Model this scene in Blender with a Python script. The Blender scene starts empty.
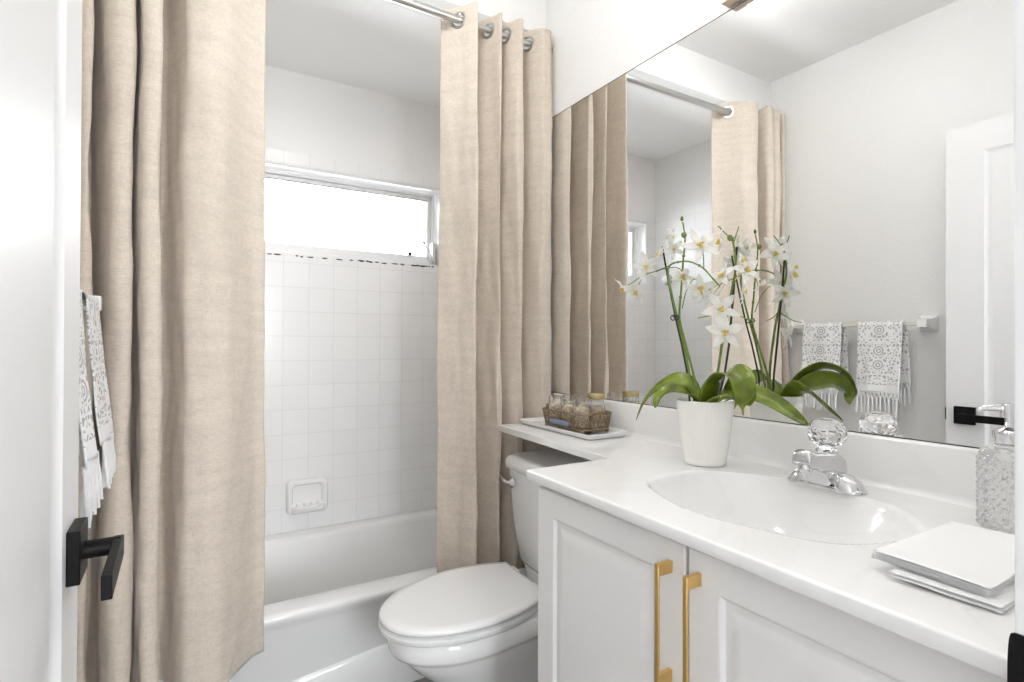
import bpy, math, random
from mathutils import Vector, Matrix, noise

random.seed(11)
sc = bpy.context.scene
C = sc.collection
PI = math.pi

# ------------------------------------------------------------------ camera
F_PX, YAW, PITCH, ROLL = 547.3, math.radians(31.31), math.radians(0.344), math.radians(0.2)
cam_d = bpy.data.cameras.new('camera')
cam_d.sensor_fit = 'HORIZONTAL'
cam_d.sensor_width = 36.0
cam_d.lens = F_PX / 1024 * 36.0
cam_d.clip_start = 0.01
cam = bpy.data.objects.new('camera', cam_d)
C.objects.link(cam)
fw = Vector((math.sin(YAW), math.cos(YAW), 0))
rt = Vector((math.cos(YAW), -math.sin(YAW), 0))
up = Vector((0, 0, 1))
fw, up = fw * math.cos(PITCH) + up * math.sin(PITCH), up * math.cos(PITCH) - fw * math.sin(PITCH)
rt, up = rt * math.cos(ROLL) + up * math.sin(ROLL), up * math.cos(ROLL) - rt * math.sin(ROLL)
cam.matrix_world = Matrix(((rt.x, up.x, -fw.x, 0), (rt.y, up.y, -fw.y, 0), (rt.z, up.z, -fw.z, 1.2), (0, 0, 0, 1)))
sc.camera = cam

# ------------------------------------------------------------------ room measures (metres)
XL, XR = -0.228, 1.215          # left wall, mirror wall
YF = 2.556                      # tiled far wall
YH = 1.75                       # face of the header over the bathtub
ZC, ZA = 2.58, 2.40             # ceiling of the room, ceiling over the bathtub
YD0, YD1 = 0.05, 0.18           # the wall with the doorway
JX0, JX1 = -0.135, 0.62         # doorway
ZT = 0.918                      # counter top

# ------------------------------------------------------------------ light
world = bpy.data.worlds.new('world')
sc.world = world
world.use_nodes = True
bg = world.node_tree.nodes['Background']
bg.inputs['Color'].default_value = (0.95, 0.985, 1.03, 1)
bg.inputs['Strength'].default_value = 15.0
GLOBE_STRENGTH = 10.0
CEIL_STRENGTH = 22.0
HALL_FILL_STRENGTH = 10.0


def portal(name, loc, rot, sx, sy):
    d = bpy.data.lights.new(name, 'AREA')
    d.shape = 'RECTANGLE'
    d.size, d.size_y = sx, sy
    d.cycles.is_portal = True
    o = bpy.data.objects.new(name, d)
    o.location = loc
    o.rotation_euler = rot
    C.objects.link(o)


portal('hall_portal', (0.3, -3.12, 1.475), (PI / 2, 0, 0), 1.2, 1.15)  # samples sky light through the opening added in the hall wall
portal('window_portal', (0.494, 2.70, 1.786), (-PI / 2, 0, 0), 1.3, 0.42)

sc.view_settings.view_transform = 'Standard'
sc.view_settings.look = 'None'
sc.view_settings.exposure = 0.58
sc.view_settings.gamma = 1.0
sc.view_settings.use_curve_mapping = False
sc.cycles.use_denoising = True
sc.cycles.max_bounces = 14
sc.cycles.diffuse_bounces = 8
sc.cycles.glossy_bounces = 6
sc.cycles.transmission_bounces = 10
sc.cycles.transparent_max_bounces = 12
sc.cycles.sample_clamp_indirect = 6.0


# ------------------------------------------------------------------ materials
def mat(name, col, rough=0.5, metal=0.0, bump=0.0, bscale=60.0, bstretch=(1, 1, 1), var=0.0, vscale=None, spec=None,
        trans=0.0, coat=0.0, transmission=0.0, ior=1.45):
    m = bpy.data.materials.new(name)
    m.use_nodes = True
    nt = m.node_tree
    p = nt.nodes['Principled BSDF']
    p.inputs['Base Color'].default_value = (*col, 1)
    p.inputs['Roughness'].default_value = rough
    p.inputs['Metallic'].default_value = metal
    p.inputs['IOR'].default_value = ior
    p.inputs['Coat Weight'].default_value = coat
    p.inputs['Transmission Weight'].default_value = transmission
    if spec is not None:
        p.inputs['Specular IOR Level'].default_value = spec
    if bump or var:
        tc = nt.nodes.new('ShaderNodeTexCoord')
        mp = nt.nodes.new('ShaderNodeMapping')
        mp.inputs['Scale'].default_value = bstretch
        nt.links.new(tc.outputs['Object'], mp.inputs['Vector'])
    if bump:
        n = nt.nodes.new('ShaderNodeTexNoise')
        n.inputs['Scale'].default_value = bscale
        n.inputs['Detail'].default_value = 4
        nt.links.new(mp.outputs['Vector'], n.inputs['Vector'])
        b = nt.nodes.new('ShaderNodeBump')
        b.inputs['Strength'].default_value = bump
        b.inputs['Distance'].default_value = 0.01
        nt.links.new(n.outputs['Fac'], b.inputs['Height'])
        nt.links.new(b.outputs['Normal'], p.inputs['Normal'])
    if var:
        n = nt.nodes.new('ShaderNodeTexNoise')
        n.inputs['Scale'].default_value = vscale or bscale
        n.inputs['Detail'].default_value = 3
        nt.links.new(mp.outputs['Vector'], n.inputs['Vector'])
        r = nt.nodes.new('ShaderNodeMapRange')
        r.inputs['From Min'].default_value = 0.3
        r.inputs['From Max'].default_value = 0.7
        r.inputs['To Min'].default_value = 1 - var
        r.inputs['To Max'].default_value = 1 + var
        nt.links.new(n.outputs['Fac'], r.inputs['Value'])
        v = nt.nodes.new('ShaderNodeVectorMath')
        v.operation = 'SCALE'
        v.inputs[0].default_value = col
        nt.links.new(r.outputs['Result'], v.inputs['Scale'])
        nt.links.new(v.outputs['Vector'], p.inputs['Base Color'])
    if trans:
        t = nt.nodes.new('ShaderNodeBsdfTranslucent')
        t.inputs['Color'].default_value = (*col, 1)
        mx = nt.nodes.new('ShaderNodeMixShader')
        mx.inputs['Fac'].default_value = trans
        out = nt.nodes['Material Output']
        nt.links.new(p.outputs['BSDF'], mx.inputs[1])
        nt.links.new(t.outputs['BSDF'], mx.inputs[2])
        nt.links.new(mx.outputs['Shader'], out.inputs['Surface'])
    return m


def tile_mat(name, axes, off):
    """square glazed wall tiles on a straight grid, in the plane of the two given axes"""
    m = bpy.data.materials.new(name)
    m.use_nodes = True
    nt = m.node_tree
    p = nt.nodes['Principled BSDF']
    p.inputs['Roughness'].default_value = 0.16
    tc = nt.nodes.new('ShaderNodeTexCoord')
    sp = nt.nodes.new('ShaderNodeSeparateXYZ')
    cb = nt.nodes.new('ShaderNodeCombineXYZ')
    nt.links.new(tc.outputs['Object'], sp.inputs['Vector'])
    for k, ax in enumerate(axes):
        a = nt.nodes.new('ShaderNodeMath')
        a.operation = 'SUBTRACT'
        a.inputs[1].default_value = off[k]
        nt.links.new(sp.outputs['XYZ'.index(ax)], a.inputs[0])
        nt.links.new(a.outputs['Value'], cb.inputs[k])
    br = nt.nodes.new('ShaderNodeTexBrick')
    br.offset = 0.0
    br.squash = 1.0
    br.inputs['Scale'].default_value = 1.0
    br.inputs['Brick Width'].default_value = 0.108
    br.inputs['Row Height'].default_value = 0.108
    br.inputs['Mortar Size'].default_value = 0.0014
    br.inputs['Mortar Smooth'].default_value = 0.4
    br.inputs['Color1'].default_value = (0.87, 0.87, 0.87, 1)
    br.inputs['Color2'].default_value = (0.85, 0.85, 0.855, 1)
    br.inputs['Mortar'].default_value = (0.76, 0.755, 0.75, 1)
    nt.links.new(cb.outputs['Vector'], br.inputs['Vector'])
    nt.links.new(br.outputs['Color'], p.inputs['Base Color'])
    b = nt.nodes.new('ShaderNodeBump')
    b.invert = True
    b.inputs['Strength'].default_value = 0.5
    b.inputs['Distance'].default_value = 0.002
    nt.links.new(br.outputs['Fac'], b.inputs['Height'])
    nt.links.new(b.outputs['Normal'], p.inputs['Normal'])
    return m


def linen_mat(name, col):
    m = bpy.data.materials.new(name)
    m.use_nodes = True
    nt = m.node_tree
    p = nt.nodes['Principled BSDF']
    p.inputs['Roughness'].default_value = 0.85
    p.inputs['Specular IOR Level'].default_value = 0.25
    p.inputs['Sheen Weight'].default_value = 0.25
    tc = nt.nodes.new('ShaderNodeTexCoord')
    outs = []
    for sxy, sz, k in ((70, 950, 1.0), (900, 60, 0.6), (8, 50, 0.4)):
        mp = nt.nodes.new('ShaderNodeMapping')
        mp.inputs['Scale'].default_value = (sxy, sxy, sz)
        n = nt.nodes.new('ShaderNodeTexNoise')
        n.inputs['Scale'].default_value = 1.0
        n.inputs['Detail'].default_value = 2
        nt.links.new(tc.outputs['Object'], mp.inputs['Vector'])
        nt.links.new(mp.outputs['Vector'], n.inputs['Vector'])
        s = nt.nodes.new('ShaderNodeMath')
        s.operation = 'MULTIPLY'
        s.inputs[1].default_value = k
        nt.links.new(n.outputs['Fac'], s.inputs[0])
        outs.append(s)
    a = nt.nodes.new('ShaderNodeMath'); a.operation = 'ADD'
    nt.links.new(outs[0].outputs[0], a.inputs[0]); nt.links.new(outs[1].outputs[0], a.inputs[1])
    a2 = nt.nodes.new('ShaderNodeMath'); a2.operation = 'ADD'
    nt.links.new(a.outputs[0], a2.inputs[0]); nt.links.new(outs[2].outputs[0], a2.inputs[1])
    r = nt.nodes.new('ShaderNodeMapRange')
    r.inputs['From Min'].default_value = 0.72
    r.inputs['From Max'].default_value = 1.38
    r.inputs['To Min'].default_value = 0.80
    r.inputs['To Max'].default_value = 1.17
    nt.links.new(a2.outputs[0], r.inputs['Value'])
    v = nt.nodes.new('ShaderNodeVectorMath'); v.operation = 'SCALE'
    v.inputs[0].default_value = col
    nt.links.new(r.outputs['Result'], v.inputs['Scale'])
    nt.links.new(v.outputs['Vector'], p.inputs['Base Color'])
    b = nt.nodes.new('ShaderNodeBump')
    b.inputs['Strength'].default_value = 0.12
    b.inputs['Distance'].default_value = 0.003
    nt.links.new(a.outputs[0], b.inputs['Height'])
    nt.links.new(b.outputs['Normal'], p.inputs['Normal'])
    t = nt.nodes.new('ShaderNodeBsdfTranslucent')
    nt.links.new(v.outputs['Vector'], t.inputs['Color'])
    mx = nt.nodes.new('ShaderNodeMixShader')
    mx.inputs['Fac'].default_value = 0.03
    nt.links.new(p.outputs['BSDF'], mx.inputs[1])
    nt.links.new(t.outputs['BSDF'], mx.inputs[2])
    nt.links.new(mx.outputs['Shader'], nt.nodes['Material Output'].inputs['Surface'])
    return m


def lace_mat(name):
    """white damask towel: raised white ornament, mirrored about the middle, on a pale grey ground"""
    m = bpy.data.materials.new(name)
    m.use_nodes = True
    nt = m.node_tree
    L = nt.links.new
    p = nt.nodes['Principled BSDF']
    p.inputs['Roughness'].default_value = 0.9
    tc = nt.nodes.new('ShaderNodeTexCoord')
    sp = nt.nodes.new('ShaderNodeSeparateXYZ')
    L(tc.outputs['UV'], sp.inputs['Vector'])

    def M(op, a, b=None, c=None):
        n = nt.nodes.new('ShaderNodeMath')
        n.operation = op
        for i, q in enumerate((a, b, c)):
            if q is None:
                continue
            if isinstance(q, (int, float)):
                n.inputs[i].default_value = q
            else:
                L(q, n.inputs[i])
        return n.outputs[0]
    ax = M('ABSOLUTE', sp.outputs[0])
    v = sp.outputs[1]
    cb = nt.nodes.new('ShaderNodeCombineXYZ')
    L(ax, cb.inputs[0]); L(v, cb.inputs[1])
    ns = nt.nodes.new('ShaderNodeTexNoise')
    ns.inputs['Scale'].default_value = 28
    L(cb.outputs[0], ns.inputs['Vector'])
    mixv = nt.nodes.new('ShaderNodeVectorMath'); mixv.operation = 'MULTIPLY_ADD'
    L(ns.outputs['Color'], mixv.inputs[0]); mixv.inputs[1].default_value = (0.02, 0.02, 0); L(cb.outputs[0], mixv.inputs[2])
    vo = nt.nodes.new('ShaderNodeTexVoronoi')
    vo.feature = 'DISTANCE_TO_EDGE'
    vo.inputs['Scale'].default_value = 78
    L(mixv.outputs[0], vo.inputs['Vector'])
    lines = M('LESS_THAN', vo.outputs['Distance'], 0.17)
    # round medallions down the middle and zigzag rows between them
    pv = M('PINGPONG', v, 0.075)
    dy = M('SUBTRACT', pv, 0.03)
    rr = M('SQRT', M('ADD', M('MULTIPLY', ax, ax), M('MULTIPLY', dy, dy)))
    ring = M('GREATER_THAN', M('SINE', M('MULTIPLY', rr, 620.0)), 0.05)
    inmed = M('LESS_THAN', rr, 0.024)
    orn = M('ADD', M('MULTIPLY', ring, inmed), M('MULTIPLY', lines, M('SUBTRACT', 1.0, inmed)))
    hem = M('LESS_THAN', v, 0.035)
    hem2 = M('MULTIPLY', M('GREATER_THAN', v, 0.045), M('LESS_THAN', v, 0.05))
    fac = M('MINIMUM', M('ADD', M('ADD', orn, hem), hem2), 1.0)
    r = nt.nodes.new('ShaderNodeMix'); r.data_type = 'RGBA'
    r.inputs[6].default_value = (0.46, 0.46, 0.47, 1)
    r.inputs[7].default_value = (0.86, 0.86, 0.86, 1)
    L(fac, r.inputs[0])
    L(r.outputs[2], p.inputs['Base Color'])
    b = nt.nodes.new('ShaderNodeBump')
    b.inputs['Strength'].default_value = 0.6
    b.inputs['Distance'].default_value = 0.004
    L(fac, b.inputs['Height'])
    L(b.outputs['Normal'], p.inputs['Normal'])
    return m


def pane_mat(name):
    m = bpy.data.materials.new(name)
    m.use_nodes = True
    nt = m.node_tree
    nt.nodes.remove(nt.nodes['Principled BSDF'])
    t = nt.nodes.new('ShaderNodeBsdfTransparent')
    t.inputs['Color'].default_value = (0.96, 0.97, 0.97, 1)
    g = nt.nodes.new('ShaderNodeBsdfGlossy')
    g.inputs['Roughness'].default_value = 0.03
    f = nt.nodes.new('ShaderNodeFresnel')
    mx = nt.nodes.new('ShaderNodeMixShader')
    nt.links.new(f.outputs[0], mx.inputs[0])
    nt.links.new(t.outputs[0], mx.inputs[1])
    nt.links.new(g.outputs[0], mx.inputs[2])
    nt.links.new(mx.outputs[0], nt.nodes['Material Output'].inputs['Surface'])
    return m


def emit_mat(name, col, s):
    m = bpy.data.materials.new(name)
    m.use_nodes = True
    p = m.node_tree.nodes['Principled BSDF']
    p.inputs['Base Color'].default_value = (0.9, 0.9, 0.9, 1)
    p.inputs['Emission Color'].default_value = (*col, 1)
    p.inputs['Emission Strength'].default_value = s
    return m


def wood_floor_mat(name):
    m = bpy.data.materials.new(name)
    m.use_nodes = True
    nt = m.node_tree
    p = nt.nodes['Principled BSDF']
    p.inputs['Roughness'].default_value = 0.45
    tc = nt.nodes.new('ShaderNodeTexCoord')
    br = nt.nodes.new('ShaderNodeTexBrick')
    br.inputs['Scale'].default_value = 1
    br.inputs['Brick Width'].default_value = 1.2
    br.inputs['Row Height'].default_value = 0.18
    br.inputs['Mortar Size'].default_value = 0.002
    br.inputs['Color1'].default_value = (0.30, 0.285, 0.27, 1)
    br.inputs['Color2'].default_value = (0.36, 0.34, 0.32, 1)
    br.inputs['Mortar'].default_value = (0.14, 0.13, 0.12, 1)
    nt.links.new(tc.outputs['Object'], br.inputs['Vector'])
    mp = nt.nodes.new('ShaderNodeMapping')
    mp.inputs['Scale'].default_value = (3, 40, 3)
    nt.links.new(tc.outputs['Object'], mp.inputs['Vector'])
    n = nt.nodes.new('ShaderNodeTexNoise')
    n.inputs['Scale'].default_value = 2
    n.inputs['Detail'].default_value = 5
    nt.links.new(mp.outputs[0], n.inputs['Vector'])
    mx = nt.nodes.new('ShaderNodeMix'); mx.data_type = 'RGBA'; mx.blend_type = 'MULTIPLY'
    mx.inputs[0].default_value = 0.5
    nt.links.new(br.outputs['Color'], mx.inputs[6])
    nt.links.new(n.outputs['Color'], mx.inputs[7])
    nt.links.new(mx.outputs[2], p.inputs['Base Color'])
    return m


def marble_mat(name):
    m = bpy.data.materials.new(name)
    m.use_nodes = True
    nt = m.node_tree
    L = nt.links.new
    p = nt.nodes['Principled BSDF']
    p.inputs['Roughness'].default_value = 0.14
    tc = nt.nodes.new('ShaderNodeTexCoord')
    n = nt.nodes.new('ShaderNodeTexNoise')
    n.inputs['Scale'].default_value = 2.4
    n.inputs['Detail'].default_value = 6
    n.inputs['Distortion'].default_value = 1.6
    L(tc.outputs['Object'], n.inputs['Vector'])
    r = nt.nodes.new('ShaderNodeValToRGB')
    e = r.color_ramp.elements
    e[0].position, e[0].color = 0.46, (0.85, 0.845, 0.835, 1)
    e[1].position, e[1].color = 0.52, (0.85, 0.845, 0.835, 1)
    k = e.new(0.49); k.color = (0.825, 0.82, 0.81, 1)
    L(n.outputs['Fac'], r.inputs['Fac'])
    L(r.outputs['Color'], p.inputs['Base Color'])
    return m


M_wall = mat('wall_paint', (0.82, 0.817, 0.81), 0.75, bump=0.2, bscale=130)
M_ceil = mat('ceiling_paint', (0.89, 0.888, 0.885), 0.85, bump=0.1, bscale=120)
M_white = mat('white_gloss_paint', (0.82, 0.82, 0.82), 0.3, bump=0.03, bscale=30)
M_door = mat('door_paint', (0.80, 0.80, 0.805), 0.4, bump=0.05, bscale=20, bstretch=(8, 8, 0.6))
M_cab = mat('cabinet_paint', (0.80, 0.79, 0.78), 0.35, bump=0.03, bscale=80)
M_tile_x = tile_mat('wall_tile_far', 'XZ', (0.062, 0.045))
M_tile_y = tile_mat('wall_tile_side', 'YZ', (YF, 0.045))
M_linen = linen_mat('linen', (0.67, 0.592, 0.505))
M_chrome = mat('chrome', (0.70, 0.70, 0.71), 0.05, 1.0)
M_nickel = mat('brushed_nickel', (0.55, 0.54, 0.52), 0.28, 1.0, bump=0.04, bscale=50, bstretch=(1, 60, 60))
M_gold = mat('brushed_gold', (0.80, 0.55, 0.22), 0.34, 1.0, bump=0.04, bscale=50, bstretch=(60, 60, 2))
M_bronze = mat('bronze_wire', (0.30, 0.215, 0.14), 0.38, 0.8)
M_black = mat('matte_black', (0.005, 0.005, 0.005), 0.45, bump=0.03, bscale=300, spec=0.2)
M_china = mat('vitreous_china', (0.84, 0.84, 0.835), 0.08, coat=0.5)
M_plastic = mat('toilet_seat_plastic', (0.84, 0.84, 0.84), 0.22)
M_tub = mat('tub_enamel', (0.83, 0.83, 0.825), 0.12, coat=0.4)
M_marble = marble_mat('cultured_marble')
M_floor = wood_floor_mat('floor_planks')
M_pane = pane_mat('window_glass')
M_glass = mat('clear_glass', (1, 1, 1), 0.0, transmission=1.0, ior=1.45)
M_crystal = mat('crystal', (1, 1, 1), 0.02, transmission=1.0, ior=1.5)
M_cut = mat('cut_crystal', (0.96, 0.96, 0.96), 0.08, transmission=0.75, ior=1.5)
M_mirror = mat('mirror_silver', (0.90, 0.905, 0.90), 0.0, 1.0)
M_dark = mat('dark_edge', (0.10, 0.09, 0.08), 0.5)
M_pot = mat('pot_glaze', (0.88, 0.865, 0.82), 0.25)
M_leaf = mat('orchid_leaf', (0.165, 0.225, 0.02), 0.22, var=0.5, vscale=22, bump=0.1, bscale=70, bstretch=(1, 1, 1), trans=0.15)
M_stem = mat('orchid_stem', (0.17, 0.25, 0.05), 0.5, var=0.3, vscale=60)
M_stake = mat('dark_stake', (0.03, 0.035, 0.02), 0.5)
M_petal = mat('petal_white', (0.93, 0.92, 0.885), 0.6, trans=0.3)
M_yellow = mat('lip_yellow', (0.80, 0.64, 0.16), 0.6, trans=0.2)
M_bark = mat('bark_mix', (0.10, 0.07, 0.04), 0.9, bump=0.8, bscale=120, var=0.5)
M_cloth = mat('white_paper_cloth', (0.86, 0.86, 0.86), 0.9, bump=0.08, bscale=220)
M_fringe = mat('towel_fringe', (0.84, 0.84, 0.84), 0.95, bump=0.3, bscale=300)
M_lace = lace_mat('damask_towel')
M_ceramic = mat('ceramic_white', (0.87, 0.868, 0.86), 0.2)
M_bar = mat('ivory_bar', (0.74, 0.71, 0.66), 0.15)
M_wax = mat('cream_filling', (0.74, 0.62, 0.46), 0.8, var=0.4, vscale=90, bump=0.5, bscale=110)
M_lid = mat('brass_lid', (0.50, 0.40, 0.20), 0.3, 1.0)
M_ribbon = mat('blue_grey_ribbon', (0.24, 0.29, 0.40), 0.6)
M_stain = mat('dark_mildew', (0.09, 0.085, 0.08), 0.9)
M_globe = emit_mat('frosted_globe', (1.0, 0.985, 0.96), GLOBE_STRENGTH)
M_hallfill = emit_mat('hall_fill_glass', (1.0, 0.995, 0.985), HALL_FILL_STRENGTH)
M_ceillamp = emit_mat('ceiling_lamp_glass', (1.0, 0.995, 0.985), CEIL_STRENGTH)


# ------------------------------------------------------------------ mesh helpers
class MB:
    def __init__(self):
        self.v, self.f, self.m, self.uv = [], [], [], {}

    def add(self, vs, fs, m=0):
        b = len(self.v)
        self.v += [Vector(p) for p in vs]
        self.f += [tuple(i + b for i in f) for f in fs]
        self.m += [m] * len(fs)
        return b

    def box(self, a, b, m=0):
        x0, y0, z0 = a
        x1, y1, z1 = b
        self.add([(x0, y0, z0), (x1, y0, z0), (x1, y1, z0), (x0, y1, z0), (x0, y0, z1), (x1, y0, z1), (x1, y1, z1), (x0, y1, z1)],
                 [(0, 3, 2, 1), (4, 5, 6, 7), (0, 1, 5, 4), (1, 2, 6, 5), (2, 3, 7, 6), (3, 0, 4, 7)], m)

    def loft(self, rings, cap0=True, cap1=True, m=0):
        n = len(rings[0])
        vs = [p for r in rings for p in r]
        fs = []
        for k in range(len(rings) - 1):
            for i in range(n):
                j = (i + 1) % n
                fs.append((k * n + i, k * n + j, (k + 1) * n + j, (k + 1) * n + i))
        if cap0:
            fs.append(tuple(reversed(range(n))))
        if cap1:
            fs.append(tuple((len(rings) - 1) * n + i for i in range(n)))
        self.add(vs, fs, m)

    def tube(self, pts, r, n=8, m=0, caps=True):
        pts = [Vector(p) for p in pts]
        rs = r if isinstance(r, (list, tuple)) else [r] * len(pts)
        rings = []
        nrm = None
        for i, p in enumerate(pts):
            t = (pts[min(i + 1, len(pts) - 1)] - pts[max(i - 1, 0)]).normalized()
            if nrm is None:
                nrm = t.orthogonal().normalized()
            nrm = (nrm - t * nrm.dot(t)).normalized()
            bn = t.cross(nrm)
            rings.append([p + (nrm * math.cos(2 * PI * k / n) + bn * math.sin(2 * PI * k / n)) * rs[i] for k in range(n)])
        self.loft(rings, caps, caps, m)

    def lathe(self, prof, c, n=32, axis=(0, 0, 1), m=0, mod=None):
        c = Vector(c)
        q = Vector((0, 0, 1)).rotation_difference(Vector(axis))
        rings = []
        for r, z in prof:
            ring = []
            for k in range(n):
                a = 2 * PI * k / n
                rr = r + (mod(a, z) if mod else 0)
                ring.append(c + q @ Vector((rr * math.cos(a), rr * math.sin(a), z)))
            rings.append(ring)
        self.loft(rings, True, True, m)

    def grid(self, fn, nu, nv, m=0, wrap=False):
        vs = [fn(i / nu, j / nv) for j in range(nv + 1) for i in range(nu + (0 if wrap else 1))]
        w = nu if wrap else nu + 1
        fs = []
        for j in range(nv):
            for i in range(nu):
                a, b = j * w + i, j * w + (i + 1) % w
                fs.append((a, b, b + w, a + w))
        return self.add(vs, fs, m)

    def torus(self, c, R, r, axis, n=28, k=10, m=0):
        c = Vector(c)
        q = Vector((0, 0, 1)).rotation_difference(Vector(axis))
        self.grid(lambda u, v: c + q @ Vector(((R + r * math.cos(2 * PI * v)) * math.cos(2 * PI * u),
                                               (R + r * math.cos(2 * PI * v)) * math.sin(2 * PI * u), r * math.sin(2 * PI * v))), n, k, m, wrap=True)

    def build(self, name, mats, parent=None, angle=40, bevel=0.0, seg=2, solid=0.0, subsurf=0, kind=None, flat=False):
        off = Vector((0, 0, 0))
        q = parent
        while q is not None:
            off += q.location
            q = q.parent
        me = bpy.data.meshes.new(name)
        me.from_pydata([p - off for p in self.v], [], self.f)
        for mm in (mats if isinstance(mats, (list, tuple)) else [mats]):
            me.materials.append(mm)
        for p, i in zip(me.polygons, self.m):
            p.material_index = i
            p.use_smooth = not flat
        if self.uv:
            l = me.uv_layers.new(name='UVMap')
            for lp in me.loops:
                l.data[lp.index].uv = self.uv.get(lp.vertex_index, (0, 0))
        if not flat:
            me.set_sharp_from_angle(angle=math.radians(angle))
        o = bpy.data.objects.new(name, me)
        C.objects.link(o)
        if parent:
            o.parent = parent
        if subsurf:
            s = o.modifiers.new('Subdivision', 'SUBSURF'); s.levels = s.render_levels = subsurf
        if solid:
            s = o.modifiers.new('Solidify', 'SOLIDIFY'); s.thickness = solid; s.offset = 0
        if bevel:
            b = o.modifiers.new('Bevel', 'BEVEL'); b.width = bevel; b.segments = seg; b.limit_method = 'ANGLE'
            b.angle_limit = math.radians(35)
        if kind:
            o['kind'] = kind
        return o


def thing(name, loc, label, cat, group=None, kind=None):
    o = bpy.data.objects.new(name, None)
    o.empty_display_size = 0.05
    C.objects.link(o)
    o.location = loc
    return tag(o, label, cat, group, kind)


def tag(o, label=None, cat=None, group=None, kind=None):
    if label: o['label'] = label
    if cat: o['category'] = cat
    if group: o['group'] = group
    if kind: o['kind'] = kind
    return o


def boxes(*bs):
    m = MB()
    for a, b in bs:
        m.box(a, b)
    return m


def crom(pts, n):
    """Catmull-Rom through the points, n samples per span"""
    P = [Vector(p) for p in pts]
    P = [P[0] * 2 - P[1]] + P + [P[-1] * 2 - P[-2]]
    out = []
    for i in range(1, len(P) - 2):
        for k in range(n):
            t = k / n
            a, b, c, d = P[i - 1], P[i], P[i + 1], P[i + 2]
            out.append(0.5 * ((2 * b) + (c - a) * t + (2 * a - 5 * b + 4 * c - d) * t * t + (3 * b - a - 3 * c + d) * t ** 3))
    out.append(P[-2])
    return out


def rrect(x0, x1, y0, y1, r, z, n=6):
    out = []
    for cx, cy, a0 in ((x1 - r, y1 - r, 0), (x0 + r, y1 - r, PI / 2), (x0 + r, y0 + r, PI), (x1 - r, y0 + r, 1.5 * PI)):
        for k in range(n + 1):
            a = a0 + PI / 2 * k / n
            out.append((cx + r * math.cos(a), cy + r * math.sin(a), z))
    return out


def panel_face(mb, to3d, W, H, panels, prof, m=0):
    """a flat face W x H with routed raised panels stacked in one column; prof is (inset, depth) outwards in"""
    a0, a1 = panels[0][0], panels[0][2]

    def quad(p, q):
        mb.add([to3d(p[0], p[1], 0), to3d(q[0], p[1], 0), to3d(q[0], q[1], 0), to3d(p[0], q[1], 0)], [(0, 1, 2, 3)], m)
    quad((0, 0), (a0, H)); quad((a1, 0), (W, H))
    b = 0
    for p in panels:
        quad((a0, b), (a1, p[1])); b = p[3]
    quad((a0, b), (a1, H))
    for (x0, y0, x1, y1) in panels:
        rings = []
        for i, d in prof:
            rings.append([to3d(x0 + i, y0 + i, d), to3d(x1 - i, y0 + i, d), to3d(x1 - i, y1 - i, d), to3d(x0 + i, y1 - i, d)])
        mb.loft(rings, False, True, m)


# ================================================================== SETTING
def struct(name, mb, mats, label=None, parent=None, **kw):
    o = mb.build(name, mats, parent, kind='structure', **kw)
    if label: o['label'] = label
    return o


struct('floor', boxes(((-1.3, -3.1, -0.05), (1.9, 2.9, 0.0))), M_floor, 'grey wood-look plank floor')
struct('ceiling', boxes(((-1.3, -3.1, ZC), (1.9, YH + 0.12, ZC + 0.06))), M_ceil, 'flat off-white ceiling of the room')
struct('ceiling_alcove', boxes(((XL - 0.1, YH + 0.12, ZA), (XR + 0.1, 2.75, ZA + 0.06))), M_ceil, 'lower white ceiling over the bathtub')
struct('wall_header', boxes(((XL, YH, ZA), (XR, YH + 0.12, ZC))), M_wall, 'off-white header band above the curtain rod')
struct('wall_left', boxes(((XL - 0.1, YD1, 0), (XL, 2.75, ZC))), M_wall, 'off-white wall behind the towel bar')
struct('wall_right', boxes(((XR, YD1, 0), (XR + 0.1, 2.75, ZC))), M_wall, 'off-white wall carrying the mirror')
WX0, WX1, WZ0, WZ1 = -0.148, 1.136, 1.591, 1.982
yp = YF + 0.006
struct('wall_far', boxes(((XL, yp, 0), (WX0, 2.75, ZA)), ((WX1, yp, 0), (XR, 2.75, ZA)), ((WX0, yp, 0), (WX1, 2.75, WZ0)), ((WX0, yp, WZ1), (WX1, 2.75, ZA))),
       M_wall, 'far wall over the bathtub with a high window')
struct('wall_front', boxes(((-1.2, YD0, 0), (XL, YD1, ZC)), ((XR, YD0, 0), (1.8, YD1, ZC)), ((XL, YD0, 0), (JX0 - 0.015, YD1, ZC)), ((JX1 + 0.018, YD0, 0), (XR, YD1, ZC)), ((JX0 - 0.015, YD0, 2.06), (JX1 + 0.018, YD1, ZC))),
       M_wall, 'off-white wall around the doorway')
struct('wall_hall', boxes(((-1.3, -3.1, 0), (-1.2, YD1, ZC)), ((1.8, -3.1, 0), (1.9, YD1, ZC)), ((-1.2, -3.1, 0), (-0.30, -3.0, ZC)), ((0.90, -3.1, 0), (1.8, -3.0, ZC)),
                          ((-0.30, -3.1, 0), (0.90, -3.0, 0.90)), ((-0.30, -3.1, 2.05), (0.90, -3.0, ZC))), M_wall, 'unseen hall walls with a window opening added to light the doorway')  # opening in the end wall is added to bring in frontal daylight
ZTT = 2.04
struct('trim_1', boxes(((XL + 0.006, YF, 0.37), (WX0, yp, ZTT)), ((WX1, YF, 0.37), (XR - 0.006, yp, ZTT)), ((WX0, YF, 0.37), (WX1, yp, WZ0)), ((WX0, YF, WZ1), (WX1, yp, ZTT))),
       M_tile_x, 'white square wall tiles on the far wall around the window', bevel=0.0)
struct('trim_2', boxes(((XL, 1.79, 0.37), (XL + 0.006, YF, ZTT))), M_tile_y, 'white square wall tiles on the left wall of the tub alcove')
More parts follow.
